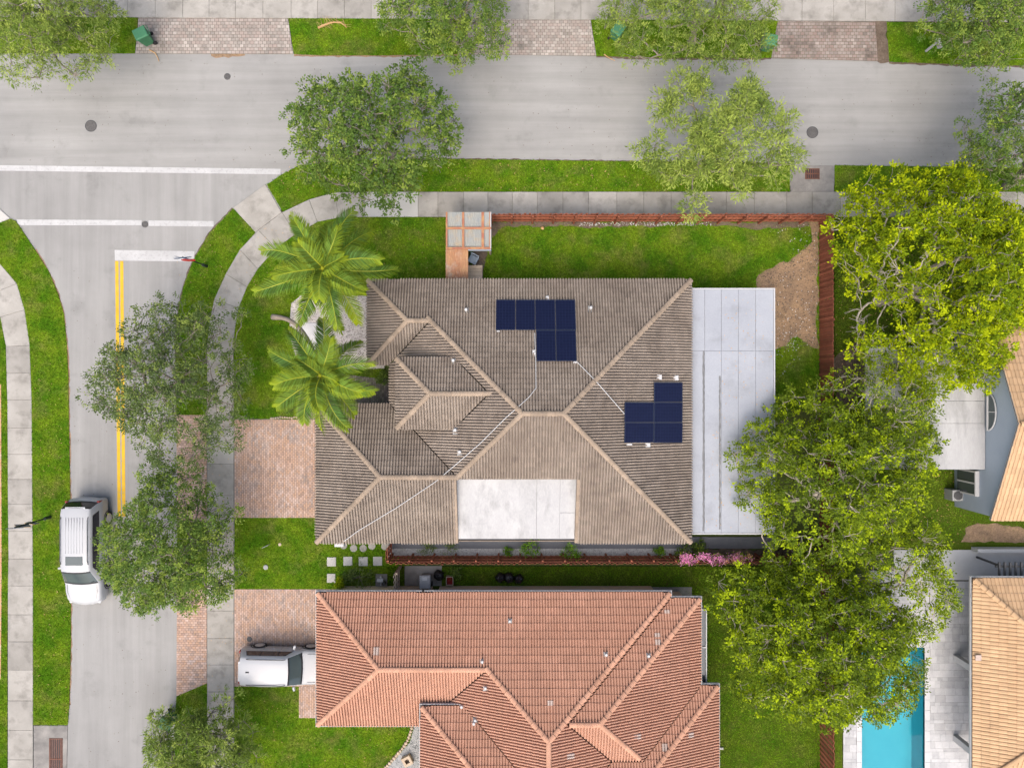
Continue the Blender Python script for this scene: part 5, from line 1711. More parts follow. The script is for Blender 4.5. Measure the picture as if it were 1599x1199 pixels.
def mailbox(label, px, py, rz, heads, h=1.1, lean=0.0):
    t = thing('mailbox', label, 'mailbox', loc=(*W(px, py), .03), rz=rz)
    MB().boxx(-.05, .05, -.05, .05, 0, h).build('post', M['white'], t)
    MB().boxx(-.05, .05, -.35, .15, h - .12, h - .04).build('arm', M['white'], t)
    for x in heads:
        mb = MB()
        prof = [(-.09, 0), (.09, 0), (.09, .13)] + [(math.cos(a) * .09, .13 + math.sin(a) * .09) for a in [math.pi * q / 8 for q in range(1, 8)]] + [(-.09, .13)]
        m = len(prof)
        mb.add([(x + a, -.38, h - .04 + b) for a, b in prof] + [(x + a, .18, h - .04 + b) for a, b in prof], [tuple(range(m)), tuple(range(m, 2 * m))[::-1]] + [((q + 1) % m, q, m + q, m + (q + 1) % m) for q in range(m)])
        b_ = mb.build('box', M['white'], t)
        MB().boxx(x - .085, x + .085, -.40, -.385, h - .03, h + .14).build('door', M['alu'], b_)
    return t
mailbox('pair of white mailboxes on one post under the top middle tree', 662, 68, R(-6), (-.12, .12))
mailbox('single white mailbox on a white post on the grass at the top right', 1445, 81, R(12), (0,), h=1.2)

# ------------------------------------------------------------------ signs and covers
def sign_pole(label, px, py, h, plates, rz=0):
    t = thing('street_sign', label, 'sign', loc=(*W(px, py), .03), rz=rz)
    MB().tube([(0, 0, 0), (0, 0, h)], .035, 8).build('pole', M['sign_dark'], t)
    MB().lathe([(.09, 0), (.09, .5), (.04, .55)], n=12).build('base_sleeve', M['sign_dark'], t)
    for kind, z, ang in plates:
        r_ = link('plate', None, t, loc=(0, 0, z), rot=(0, 0, ang))
        if kind == 'stop':
            pr = [(math.cos(R(22.5 + 45 * q)) * .38, math.sin(R(22.5 + 45 * q)) * .38) for q in range(8)]; mats = ('sign_red', 'sign_back')
        elif kind == 'diamond':
            pr = [(0, .48), (-.48, 0), (0, -.48), (.48, 0)]; mats = ('sign_yellow', 'sign_back')
        elif kind == 'yellow':
            pr = [(.3, .22), (-.3, .22), (-.3, -.22), (.3, -.22)]; mats = ('sign_yellow', 'sign_back')
        else:
            pr = [(.45, .1), (-.45, .1), (-.45, -.1), (.45, -.1)]; mats = ('sign_blue', 'sign_back')
        for m_, y0, y1 in ((mats[0], -.05, -.042), (mats[1], -.042, -.034)):
            m = len(pr)
            MB().add([(a, y0, b) for a, b in pr] + [(a, y1, b) for a, b in pr], [tuple(range(m))[::-1], tuple(range(m, 2 * m))] + [(q, (q + 1) % m, m + (q + 1) % m, m + q) for q in range(m)]).build('face' if m_ == mats[0] else 'back', M[m_], r_)
sign_pole('red stop sign on a dark pole beside the stop bar', 323, 416, 3.0, [('stop', 2.3, R(3)), ('name', 2.88, R(-12)), ('name', 2.99, R(6))])
sign_pole('yellow warning sign on a dark pole on the left grass verge', 79, 807, 2.95, [('diamond', 2.3, R(-8)), ('yellow', 1.55, R(-8)), ('name', 2.9, R(4))])
def manhole(label, px, py, r_):
    t = thing('manhole_cover', label, 'manhole cover', loc=(*W(px, py), .0))
    MB().lathe([(r_, .0005), (r_, .008), (r_ * .9, .010), (r_ * .9, .004)], n=28).build('ring', M['dark'], t)
    MB().lathe([(r_ * .88, .001), (r_ * .88, .009), (r_ * .8, .011)], n=28).build('lid', M['iron'], t)
    for a in range(6):
        MB().box((math.cos(a) * r_ * .5, math.sin(a) * r_ * .5, .012), (.09, .025, .006), a).build('grip', M['dark'], t)
    return t
manhole('large round manhole cover on the left part of the main road', 142, 197, .34)
manhole('small round utility cover on the main road near the soil patch', 355, 120, .19)
manhole('small round utility cover in the gap of the white crosswalk line', 226.5, 350.5, .19)
manhole('large round manhole cover on the right part of the main road', 1268.5, 207, .34)

manhole('small round cover in the paver driveway above the parked white car', 390, 997, .15).location.z = .047
# stepping stones and small lawn things
for (px, py), lab in zip(((518, 876.5), (543.5, 875.5), (567.5, 876), (590, 875.5)), ('leftmost of the square pale stepping stones in the row below the brown roof', 'second square pale stepping stone from the left below the brown roof', 'third square pale stepping stone from the left, stained along its lower edge', 'rightmost square stepping stone in the row, nearest the red fence corner')):
    MB().prism(WP([(px - 7, py - 7), (px + 7, py - 7), (px + 7, py + 7), (px - 7, py + 7)]), -.02, .07, .012).build('stepping_stone', M['concrete_pale'], label=lab, category='stepping stone', group='square stepping stones in a row')
for (px, py), lab in zip(((537, 851), (552.5, 855.5), (567.5, 855.5), (581, 852), (601, 852.5)), ('round grey stepping stone right below the white junction box', 'second round grey stepping stone from the left under the brown eaves', 'middle one of five round grey stepping stones under the brown eaves', 'fourth round grey stepping stone from the left under the brown eaves', 'rightmost round grey stepping stone, touching the red fence return')):
    c = W(px, py); MB().lathe([(.21, -.02), (.21, .055), (.19, .068)], (c[0], c[1], 0), 18).build('round_stepping_stone', M['concrete'], label=lab, category='stepping stone', group='round stepping stones in a row')
MB().prism(WP([(511, 895), (524, 895), (524, 909), (511, 909)]), -.02, .07, .012).build('stepping_stone', M['concrete_pale'], label='single stained square stepping stone below the row, by the driveway edge', category='stepping stone')
yl = thing('lawn_sign', 'small white sign board stuck in the lawn beside the driveway', 'sign', loc=(*W(419, 850), .03), rz=R(25))
MB().boxx(-.2, .2, -.01, .01, .2, .55).build('board', M['white'], yl); MB().tube([(-.12, 0, 0), (-.12, 0, .25)], .012, 5).build('stake', M['dark'], yl); MB().tube([(.12, 0, 0), (.12, 0, .25)], .012, 5).build('stake', M['dark'], yl)
vb = thing('valve_cover', 'dark round valve cover in the lawn left of the stepping stones', 'valve cover', loc=(*W(415.5, 885), .03))
MB().lathe([(.14, 0), (.14, .05), (.11, .06)], n=14).build('cap', M['bin_grey'], vb)
ib = thing('valve_cover', 'pale round cap in the lawn near the small white sign', 'valve cover', loc=(*W(437.5, 849.5), .03))
MB().lathe([(.09, 0), (.09, .05), (.06, .06)], n=14).build('cap', M['oldwood'], ib)
rb = thing('ball', 'small orange ball at the edge of the back lawn near the fence', 'ball', loc=(*W(847, 357), .12))
MB().lathe([(.001, -.1), (.05, -.085), (.087, -.05), (.1, 0), (.087, .05), (.05, .085), (.001, .1)], n=14).build('shell', M['deadfrond'], rb, smooth=True)
# stone edging of the grey gravel bed and the small stone planter in it
se = thing('stone_edging', 'row of rough tan edging stones round the grey gravel bed', 'edging')
ep = [(644, 1133), (641, 1143), (638, 1152), (633, 1161), (627, 1169), (621, 1176), (614, 1184), (607, 1192), (601, 1199), (597, 1209)]
for (a, b), (c, d_) in zip(ep[:-1], ep[1:]):
    for f in (0.25, .75):
        x, y = W(a + (c - a) * f, b + (d_ - b) * f)
        MB().box((x, y, .07), (random.uniform(.14, .2), random.uniform(.16, .24), .14), random.uniform(0, 3), .8).build('stone', M['oldwood'], se, bevel=.03)
pl_ = thing('stone_planter', 'square rough stone planter standing in the grey gravel bed', 'planter', loc=(*W(637, 1184), .04), rz=R(28))
mb = MB(); mb.boxx(-.26, .26, -.26, -.12, 0, .3); mb.boxx(-.26, .26, .12, .26, 0, .3); mb.boxx(-.26, -.12, -.12, .12, 0, .299); mb.boxx(.12, .26, -.12, .12, 0, .299)
mb.build('rim', M['oldwood'], pl_); MB().boxx(-.12, .12, -.12, .12, 0, .12).build('soil', M['dirt'], pl_)
# pale stone slab in the gravel by the palms
MB().prism(WP([(470, 503), (498, 505), (513, 520), (508, 548), (488, 552), (474, 540)]), .02, .09, .015).build('stone_slab', M['stone_pale'], label='pale flat stone slab on the gravel between the palms', category='stone slab')
ew = thing('edge_stones', 'low rough stones edging the lawn corner above the paver driveway', 'edging')
for k in range(12):
    x, y = W(424 + k * 3.6, 653 - random.uniform(0, 2)); MB().box((x, y, .06), (.13, .11, .12), random.uniform(0, 3), .8).build('stone', M['oldwood'], ew, bevel=.02)
# ------------------------------------------------------------------ trees
def norm(a):
    return a / np.maximum(np.linalg.norm(a, axis=-1, keepdims=True), 1e-9)

def leaves_mesh(name, pos, axis, nrm, ln, wd, mat, tint):
    k = len(pos)
    side = norm(np.cross(nrm, axis))
    nrm = np.cross(axis, side)
    V = np.zeros((k, 4, 3))
    mid = pos + axis * (ln * .45)[:, None]
    V[:, 0] = pos
    V[:, 1] = mid + side * (wd * .5)[:, None] + nrm * (wd * .12)[:, None]
    V[:, 2] = pos + axis * ln[:, None]
    V[:, 3] = mid - side * (wd * .5)[:, None] + nrm * (wd * .12)[:, None]
    return npmesh(name, V.reshape(-1, 3), np.arange(k * 4).reshape(-1, 4), mat, {'rnd': np.repeat(rng.random(k), 4), 'tint': np.repeat(tint, 4)})

def tree(label, name, base, crown, rx, ry, z0, z1, leaf, bark='bark', clumps=110, per=260, tips=14, ln=(.07, .12), aspect=.5, gap=.0, clump_r=(.45, .8),
         spread=.085, up=.75, droop=0.0, trunk_r=.16, tintp=.25, seed=0, flat=.65, extra=(), bare=None, low=1.0, shell=0.5):
    """base, crown: (x, y) on the ground and of the crown's middle; rx, ry crown half widths; z0..z1 crown heights"""
    rn = np.random.default_rng(seed + 100)
    global rng
    t = thing(name, label, 'tree', loc=(base[0], base[1], 0.0))
    b0 = np.array([base[0], base[1], 0.0])
    # clumps: an uneven dome of leaf clusters with lobes and gaps
    ph = rn.uniform(0, 6.28, 5)
    C, DEAD = [], []
    tries = 0
    gdir = rn.normal(0, 1, (3, 3)); gph = rn.uniform(0, 6.28, 3)
    while len(C) < clumps and tries < clumps * 40:
        tries += 1
        az = rn.uniform(0, 6.283)
        lobe = 1 + .10 * math.sin(3 * az + ph[0]) + .08 * math.sin(5 * az + ph[1]) + .06 * math.sin(8 * az + ph[2])
        rr = rn.uniform(0, 1) ** shell
        x = math.cos(az) * rx * rr * lobe; y = math.sin(az) * ry * rr * lobe
        top = z0 + (z1 - z0) * max(0.05, 1 - rr ** 2.2)
        bot = z0 + (z1 - z0) * .15 * (1 - rr)
        z = bot + (top - bot) * rn.uniform(0, 1) ** .6
        g_ = sum(math.sin(gdir[i, 0] * x * 1.1 + gdir[i, 1] * y * 1.1 + gph[i]) for i in range(3)) / 3
        if g_ < -1 + 2 * gap * .5 and rn.random() < .95:
            continue
        if bare is not None and ((x - bare[0]) / bare[2]) ** 2 + ((y - bare[1]) / bare[3]) ** 2 < 1 and rn.random() < .85:
            if len(DEAD) < 20:
                DEAD.append((np.array([crown[0] + x, crown[1] + y, z]), rn.uniform(.5, .9)))
            continue
        p_ = np.array([crown[0] + x, crown[1] + y, z])
        cr = rn.uniform(*clump_r)
        if any(np.linalg.norm((p_ - q[0]) * (1, 1, 1.2)) < (cr + q[1]) * .42 for q in C):
            continue
        C.append((p_, cr))
    for (x, y, z, r_) in extra:
        C.append((np.array([crown[0] + x, crown[1] + y, z]), r_))
    # branching: every clump joins the nearest point of the tree already grown
    fork = b0 * .75 + np.array([crown[0], crown[1], 0]) * .25
    fork[2] = max(1.4, z0 * .62 * low)
    nodes = [b0, b0 * .9 + fork * .1 + (0, 0, fork[2] * .35), fork]
    parent_ = [-1, 0, 1]
    plen = [0, 0, 0.0]
    LEAFY = len(C)
    C = C + DEAD
    order = sorted(range(len(C)), key=lambda i: np.linalg.norm(C[i][0] - fork))
    # inner skeleton points pull the limbs outwards
    for i in order:
        p_ = C[i][0] - np.array([0, 0, C[i][1] * .35])
        nd = np.array(nodes[2:]); dd = np.linalg.norm(nd - p_, axis=1) + .35 * np.array(plen[2:])
        dd = dd + np.where(nd[:, 2] > p_[2] + .4, 1.0, 0)
        j = int(np.argmin(dd)) + 2
        dist_ = np.linalg.norm(nodes[j] - p_)
        if dist_ > 1.1:
            m_ = nodes[j] * .5 + p_ * .5 + rn.normal(0, .12, 3) + (0, 0, .05)
            nodes.append(m_); parent_.append(j); plen.append(plen[j] + dist_ * .5); j = len(nodes) - 1
        nodes.append(p_); parent_.append(j); plen.append(plen[j] + np.linalg.norm(nodes[j] - p_))
    n = len(nodes)
    cnt = np.ones(n)
    for i in range(n - 1, 0, -1):
        cnt[parent_[i]] += cnt[i]
    rad = np.maximum(.016, trunk_r * (cnt / cnt[0]) ** .46)
    trunk, limb = MB(), MB()
    l0 = Vector(b0)
    trunk.tube([Vector(nodes[0]) - l0 + Vector((0, 0, -.05)), Vector(nodes[0]) - l0 + Vector((0, 0, .2)), Vector(nodes[1]) - l0, Vector(nodes[2]) - l0], [trunk_r * 1.5, trunk_r * 1.15, trunk_r, trunk_r * .95], 9)
    trunk.build('trunk', M[bark], t, smooth=True)
    for i in range(3, n):
        a, b = nodes[parent_[i]], nodes[i]
        m1 = a * .67 + b * .33 + rn.normal(0, .05, 3); m2 = a * .33 + b * .67 + rn.normal(0, .05, 3) + (0, 0, -.03)
        ra = min(rad[parent_[i]], rad[i] * 1.5)
        limb.tube([Vector(q) - l0 for q in (a, m1, m2, b)], [ra, (ra * 2 + rad[i]) / 3, (ra + rad[i] * 2) / 3, rad[i]], 5 if rad[i] > .03 else 4, cap=False)
    # twigs and leaves
    P_, A_, T_ = [], [], []
    for c, cr in C[LEAFY:]:
        c0_ = c - np.array([0, 0, cr * .35])
        out_ = norm(c0_ - fork)
        for _ in range(3):
            q = norm(out_ * .9 + rn.normal(0, .55, 3)) * cr * rn.uniform(.9, 1.7)
            m_ = c0_ + q * .5 + rn.normal(0, .10, 3)
            limb.tube([Vector(c0_) - l0, Vector(m_) - l0, Vector(c0_ + q) - l0], [.022, .015, .007], 3, cap=False)
            for _ in range(2):
                q2 = q * .75 + rn.normal(0, .22, 3) * cr
                limb.tube([Vector(m_) - l0, Vector(c0_ + q2) - l0], [.010, .005], 3, cap=False)
    for c, cr in C[:LEAFY]:
        tp = norm(rn.normal(0, 1, (tips, 3)) + (0, 0, .25)) * cr * rn.uniform(.55, 1.05, (tips, 1)) * (1, 1, flat)
        ctint = np.clip(rn.normal(tintp, .22), 0, 1)
        for q in tp[:4]:
            limb.tube([Vector(c - (0, 0, cr * .35)) - l0, Vector(c + q * .5 + rn.normal(0, .04, 3)) - l0, Vector(c + q) - l0], [.014, .011, .006], 3, cap=False)
        m = max(1, int(per / tips))
        for q in tp:
            mm = max(2, int(m * rn.uniform(.5, 1.4)))
            pp = c + q + rn.normal(0, spread, (mm, 3)) * (1, 1, .7)
            ax = norm(pp - (c + q * .6)) + rn.normal(0, .45, (mm, 3)) + (0, 0, -droop)
            P_.append(pp); A_.append(norm(ax))
            hgt = (q[2] / (cr * flat) + 1) * .5
            tt = ctint * .45 + (rn.uniform(.5, 1.0) if rn.random() < tintp * .8 else rn.normal(-.08, .08))
            T_.append(np.clip(tt + rn.normal(0, .10, mm), 0, 1))
    limb.build('branches', M[bark], t)
    P_, A_, T_ = np.vstack(P_) - b0, np.vstack(A_), np.concatenate(T_)
    k = len(P_)
    nr = norm(rn.normal(0, .30, (k, 3)) + np.array([0, 0, up]) + A_ * .30)
    l_ = rn.uniform(ln[0], ln[1], k)
    me = leaves_mesh('crown', P_, A_, nr, l_, l_ * aspect * rn.uniform(.8, 1.2, k), M[leaf], T_)
    link('crown', me, t)
    return k

def at(px, py, z): return W(px, py, z)
NL = 0
OAK = dict(leaf='leaf_oak', clumps=122, per=240, tips=14, ln=(.08, .18), aspect=.6)
NL += tree('dense green street tree spreading over the main road above the sidewalk', 'street_tree', W(612, 272), at(572, 195, 5.3), 4.35, 3.45, 3.3, 6.6, seed=1, gap=.36, tintp=.28, **OAK)
NL += tree('pale wispy street tree over the main road left of the storm drain', 'street_tree', W(1080, 275), at(1136, 199, 5.3), 3.9, 3.3, 3.3, 6.4, leaf='leaf_wisp', clumps=78, per=330, ln=(.12, .26), aspect=.25, gap=.46, droop=.15, seed=2, spread=.12, tintp=.6, clump_r=(.4, .7))
NL += tree('wispy street tree in the top left corner', 'street_tree', W(128, 60), at(50, 12, 5.3), 3.2, 2.9, 3.2, 6.3, leaf='leaf_wisp', clumps=88, per=280, ln=(.11, .20), aspect=.25, gap=.24, droop=.12, seed=3, spread=.095, tintp=.3)
NL += tree('street tree above the pair of white mailboxes at the top', 'street_tree', W(712, 66), at(697, -10, 5.2), 3.2, 2.6, 3.3, 6.2, leaf='leaf_oak', clumps=95, per=280, ln=(.09, .15), gap=.24, seed=4, tintp=.5)
NL += tree('wide wispy street tree at the top beside the green bins', 'street_tree', W(1078, 66), at(1090, -6, 5.2), 4.3, 2.6, 3.2, 6.2, leaf='leaf_wisp', clumps=108, per=280, ln=(.11, .20), aspect=.25, gap=.28, droop=.1, seed=5, tintp=.3)
NL += tree('street tree in the top right corner above the single mailbox', 'street_tree', W(1510, 66), at(1562, 10, 5.2), 2.7, 2.2, 3.2, 6.0, leaf='leaf_oak', clumps=80, per=280, ln=(.09, .15), gap=.2, seed=6, tintp=.5)
NL += tree('street tree cut by the right edge, leaning trunk beside the main road', 'street_tree', W(1570, 291), at(1636, 190, 5.8), 2.7, 2.7, 3.6, 7.0, leaf='leaf_oak', clumps=80, per=290, ln=(.09, .15), gap=.25, seed=7, tintp=.35, trunk_r=.2)
NL += tree('grey green street tree over the yellow centre line of the side street', 'street_tree', W(303, 596), at(249, 595, 4.8), 4.1, 4.5, 2.8, 6.0, leaf='leaf_oak2', clumps=135, per=230, ln=(.085, .15), gap=.34, seed=8, tintp=.2)
NL += tree('street tree half covering the long white car on the side street', 'street_tree', W(303, 850), at(242, 864, 5.0), 3.6, 3.6, 2.9, 6.3, leaf='leaf_oak', clumps=135, per=300, ln=(.085, .15), gap=.3, seed=9, tintp=.38)
NL += tree('small wispy tree at the bottom left beside the paver apron', 'street_tree', W(300, 1130), at(296, 1192, 4.2), 2.9, 2.5, 2.2, 5.0, leaf='leaf_wisp', clumps=75, per=300, ln=(.12, .22), aspect=.25, gap=.24, droop=.12, seed=10, tintp=.2)
# big trees beyond the red fence
NL += tree('big lime green tree with bare pale branches at the top right', 'lime_tree', W(1372, 470), at(1510, 425, 6.5), 5.3, 5.9, 3.6, 8.4, leaf='leaf_lime', bark='bark_pale', clumps=225, per=300, ln=(.08, .19), aspect=.6, gap=.22, seed=11, tintp=.42, trunk_r=.28, clump_r=(.5, .85), bare=(-3.2, -1.2, 2.1, 2.0), spread=.095, shell=.42)
NL += tree('bushy green tree over the right end of the patio roof and red fence', 'shade_tree', W(1320, 745), at(1330, 757, 5.5), 5.3, 4.6, 2.8, 7.2, leaf='leaf_mid', bark='bark_pale', clumps=185, per=290, ln=(.08, .17), aspect=.58, gap=.30, seed=12, tintp=.30, trunk_r=.26, spread=.095, clump_r=(.5, .85))
NL += tree('bushy tree with yellow green shoots beside the swimming pool', 'shade_tree', W(1312, 985), at(1298, 1020, 5.5), 4.7, 4.4, 2.6, 7.2, leaf='leaf_mid', bark='bark_pale', clumps=175, per=300, ln=(.08, .18), aspect=.6, gap=.26, seed=13, tintp=.36, trunk_r=.26, spread=.095, clump_r=(.5, .85))
NL += tree('loose green tree between the white flat roof and the bushy tree', 'shade_tree', W(1365, 640), at(1395, 640, 5.2), 3.3, 2.5, 2.9, 6.2, leaf='leaf_mid', bark='bark_pale', clumps=70, per=180, ln=(.07, .14), aspect=.55, gap=.36, seed=14, tintp=.3, trunk_r=.15)
NL += tree('loose green tree over the white pool deck on the right', 'shade_tree', W(1345, 905), at(1425, 925, 5.2), 3.2, 3.4, 2.8, 6.4, leaf='leaf_mid', bark='bark_pale', clumps=66, per=200, ln=(.08, .15), aspect=.58, gap=.44, seed=15, tintp=.35, trunk_r=.16)
NL += tree('small green tree leaning over the turquoise end of the pool', 'shade_tree', W(1328, 1095), at(1386, 1072, 4.6), 2.6, 2.5, 2.4, 5.6, leaf='leaf_mid', bark='bark_pale', clumps=66, per=220, ln=(.08, .15), aspect=.58, gap=.32, seed=16, tintp=.3, trunk_r=.13)

# ------------------------------------------------------------------ coconut palms
def palm(label, base, top, zt_, n=19, L0=3.15, seed=0, lean_pts=None):
    rn = random.Random(seed)
    t = thing('coconut_palm', label, 'palm', loc=(base[0], base[1], 0))
    b0 = Vector((base[0], base[1], 0)); tp = Vector((top[0], top[1], zt_))
    pts = []
    for i in range(13):
        f = i / 12
        hx_ = f ** .8 if lean_pts else f
        pts.append(Vector(((tp.x - b0.x) * hx_, (tp.y - b0.y) * (f ** 1.6 if lean_pts else f), zt_ * (f ** (1.25 if lean_pts else 1.0)))))
    mb = MB()
    rads = [(.17 if i == 0 else .125 - .035 * i / 12) for i in range(13)]
    # ring scars: alternate radii
    dense, dr_ = [], []
    for i in range(12):
        for q in range(5):
            dense.append(pts[i].lerp(pts[i + 1], q / 5)); dr_.append((rads[i] + (rads[i + 1] - rads[i]) * q / 5) * (1.0 if q % 2 else 1.07))
    dense.append(pts[-1]); dr_.append(rads[-1])
    mb.tube(dense, dr_, 10); mb.build('trunk', M['palmtrunk'], t, smooth=True)
    c = tp - b0
    MB().lathe([(.08, -.35), (.17, -.1), (.19, .1), (.10, .35), (.02, .5)], c, 10).build('crown_shaft', M['rachis'], t, smooth=True)
    for k in range(n):
        az = k * 2.39996 + rn.uniform(-.2, .2)
        f = (k + .5) / n
        el = R(74 - 92 * f + rn.uniform(-6, 6))
        ln = L0 * (.72 + .38 * math.sin(min(1, f * 1.25) * math.pi * .5)) * rn.uniform(.92, 1.06)
        if f < .12: ln *= .8
        bend = R(62 + 22 * rn.random()) * (1 - .25 * f)
        twist = rn.uniform(-1.3, 1.3)
        sway = rn.uniform(-.7, .7)
        N = 26
        P_ = [c + Vector((0, 0, .1))]
        T_ = []
        e = el; a2 = az
        for i in range(N):
            u = i / N
            e = el - bend * u ** 1.5
            a2 = az + sway * u * u
            d_ = Vector((math.cos(a2) * math.cos(e), math.sin(a2) * math.cos(e), math.sin(e)))
            T_.append(d_)
            P_.append(P_[-1] + d_ * ln / N)
        T_.append(T_[-1])
        old = max(0, (f - .62) / .38) * rn.uniform(.3, 1.0)
        fr_ = link('frond', None, t)
        MB().tube(P_, [.034 * (1 - .85 * i / N) + .004 for i in range(N + 1)], 5).build('midrib', M['rachis'], fr_)
        V, F, Rn, Tn = [], [], [], []
        for i in range(3, N + 1):
            for hlf in (0, .34, .67):
                if i == N and hlf: continue
                u = min(1, (i + hlf) / N)
                p_ = P_[i].lerp(P_[min(i + 1, N)], hlf); d_ = T_[min(i, N)]
                sd = d_.cross(Vector((0, 0, 1)))
                sd = sd.normalized() if sd.length > .05 else Vector((-math.sin(az), math.cos(az), 0))
                upv = sd.cross(d_).normalized()
                sd = (sd * math.cos(twist * u) + upv * math.sin(twist * u)); upv = sd.cross(d_).normalized()
                ll = .78 * (math.sin(math.pi * (.12 + .80 * u)) ** .8) * rn.uniform(.9, 1.08) + .08
                for s in (-1, 1):
                    fwd = .45 + .75 * u + rn.uniform(-.07, .07)
                    drp = rn.uniform(.15, .55) + .2 * old
                    dr0 = (sd * s + d_ * fwd + upv * rn.uniform(.0, .5)).normalized()
                    dr1 = (sd * s * .8 + d_ * fwd + Vector((0, 0, -drp * 2.3))).normalized()
                    q1 = p_ + dr0 * ll * .5; q2 = q1 + dr1 * ll * .5
                    wv = d_.cross(dr0).cross(dr0).normalized() * .021
                    b_ = len(V)
                    V += [p_ - wv * .6, p_ + wv * .6, q1 + wv, q1 - wv, q2]
                    F += [(b_, b_ + 1, b_ + 2, b_ + 3), (b_ + 3, b_ + 2, b_ + 4)]
                    r_ = rn.random()
                    tt = min(1, .06 + max(0, u - .78) * 1.6 + old * .7 * (.4 + .6 * rn.random()) + (.14 if f < .3 else 0) + .25 * rn.random() * (s > 0))
                    Rn += [r_] * 5; Tn += [tt * .8, tt * .8, tt, tt, min(1, tt + .25)]
        me = bpy.data.meshes.new('leaflets'); me.from_pydata(V, [], F)
        for an, av in (('rnd', Rn), ('tint', Tn)):
            at_ = me.attributes.new(an, 'FLOAT', 'POINT'); at_.data.foreach_set('value', np.array(av, dtype=np.float32))
        me.materials.append(M['frond']); link('leaflets', me, fr_)
    for k in range(7):
        a = rn.uniform(0, 6.28)
        MB().lathe([(.01, -.12), (.08, -.08), (.10, 0), (.07, .09), (.01, .12)], c + Vector((math.cos(a) * .24, math.sin(a) * .24, -.12 + rn.uniform(-.1, .1))), 9).build('coconut', M['deadfrond'] if k < 3 else M['rachis'], t, smooth=True)
zp1, zp2 = 6.2, 5.6
palm('coconut palm by the curved sidewalk, upper of the two palms', W(551, 449), at(507, 420, zp1), zp1, 21, 3.25, 5)
palm('coconut palm with leaning trunk by the paver driveway, lower of the two palms', W(426, 495), at(503, 586, zp2), zp2, 19, 2.85, 8, lean_pts=True)

# ------------------------------------------------------------------ shrubs, flowers and loose things
def shrub(label, name, px, py, r_, h, leaf='leaf_shrub', n=420, ln=(.08, .15), seed=0, cat='shrub'):
    rn = np.random.default_rng(seed + 500)
    x, y = W(px, py, h * .6)
    t = thing(name, label, cat, loc=(x, y, .03))
    mb = MB()
    tips = norm(rn.normal(0, 1, (14, 3)) + (0, 0, .7)) * (r_, r_, h * .6) * rn.uniform(.6, 1, (14, 1)) + (0, 0, h * .45)
    for q in tips:
        mb.tube([(0, 0, 0), Vector(q) * .5 + Vector((0, 0, .05)), Vector(q)], [.014, .01, .005], 4, cap=False)
    mb.build('stems', M['bark'], t)
    idx = rn.integers(0, 14, n)
    pp = tips[idx] + rn.normal(0, .08, (n, 3)) * (r_ / .35)
    pp[:, 2] = np.maximum(pp[:, 2], .05)
    ax = norm(rn.normal(0, .7, (n, 3)) + norm(tips[idx]) * .6)
    nr = norm(rn.normal(0, .5, (n, 3)) + (0, 0, .6)); l_ = rn.uniform(*ln, n)
    link('foliage', leaves_mesh('foliage', pp, ax, nr, l_, l_ * .5, M[leaf], np.clip(rn.normal(.35, .25, n), 0, 1)), t)
shrub('bright green shrub in the pebbles below the white roof edge, left', 'shrub', 827, 857, .5, 1.0, seed=1)
shrub('bright green shrub in the pebbles below the white roof, larger right one', 'shrub', 889, 864, .55, 1.0, seed=2, n=520)
shrub('tiny shrub in the pebble strip left of the bright green shrubs', 'shrub', 794, 862, .25, .45, seed=3, n=200)
shrub('small shrub in the pebble strip near the pink flowers', 'shrub', 1029, 861, .30, .5, seed=4, n=260)
shrub('dark green shrub beside the pink flowers at the fence', 'shrub', 1068, 861, .42, .7, 'leaf_oak', n=420, seed=5)
shrub('dark green shrub behind the pink flowers at the patio corner', 'shrub', 1092, 856, .45, .7, 'leaf_oak', n=460, seed=6)
shrub('low green plants in the pebbles at the left end of the strip', 'shrub', 668, 856, .5, .35, 'leaf_oak', n=420, ln=(.05, .09), seed=7)
shrub('low green plants in the pebbles right of the pebble strip corner', 'shrub', 700, 857, .5, .35, 'leaf_oak', n=420, ln=(.05, .09), seed=8)
shrub('yellow green bush by the terracotta roof corner and driveway', 'shrub', 531, 909, .36, .9, 'leaf_lime', n=520, seed=9)
shrub('dark scrubby bush between the stepping stones and the pump', 'shrub', 560, 903, .8, .5, 'leaf_oak2', n=700, seed=10)
shrub('rounded dark green bush at the lawn corner under the lower palm', 'shrub', 455, 638, .40, .6, 'leaf_oak', n=700, ln=(.05, .09), seed=11)
shrub('green shrub between the brown roof wings by the entry', 'shrub', 598, 590, .35, .5, 'leaf_oak', n=420, seed=12)
shrub('green weeds against the rubbish bags on the shaded grass', 'shrub', 714, 893, .35, .4, 'leaf_oak', n=320, seed=13)

bg_ = thing('bougainvillea', 'pink flowering bougainvillea hanging over the red fence', 'flowering shrub', loc=(*W(1115, 866), .03))
rn = np.random.default_rng(77)
b0 = np.array([*W(1115, 866), .03])
cl = []
for k in range(64):
    px = 1062 + 112 * rn.random(); py = 867 + 11 * rn.random()
    z = rn.uniform(1.55, 2.05)
    cl.append((*W(px, py, z), z, px))
for mat, lo, hi, nm in (('pink', 0, .82, 'flowers'), ('peachflower', .82, 1.0, 'pale_flowers')):
    P_ = []
    for q in cl:
        pr = rn.random() + (.18 if q[3] > 1130 else -.25)
        if (pr > .82) == (nm == 'pale_flowers'):
            P_.append(np.array(q[:3]) + rn.normal(0, .085, (46, 3)))
    if P_:
        P_ = np.vstack(P_) - b0; k = len(P_)
        l_ = rn.uniform(.045, .075, k)
        link(nm, leaves_mesh(nm, P_, norm(rn.normal(0, 1, (k, 3))), norm(rn.normal(0, .6, (k, 3)) + (0, 0, .6)), l_, l_ * .8, M[mat], np.zeros(k)), bg_)
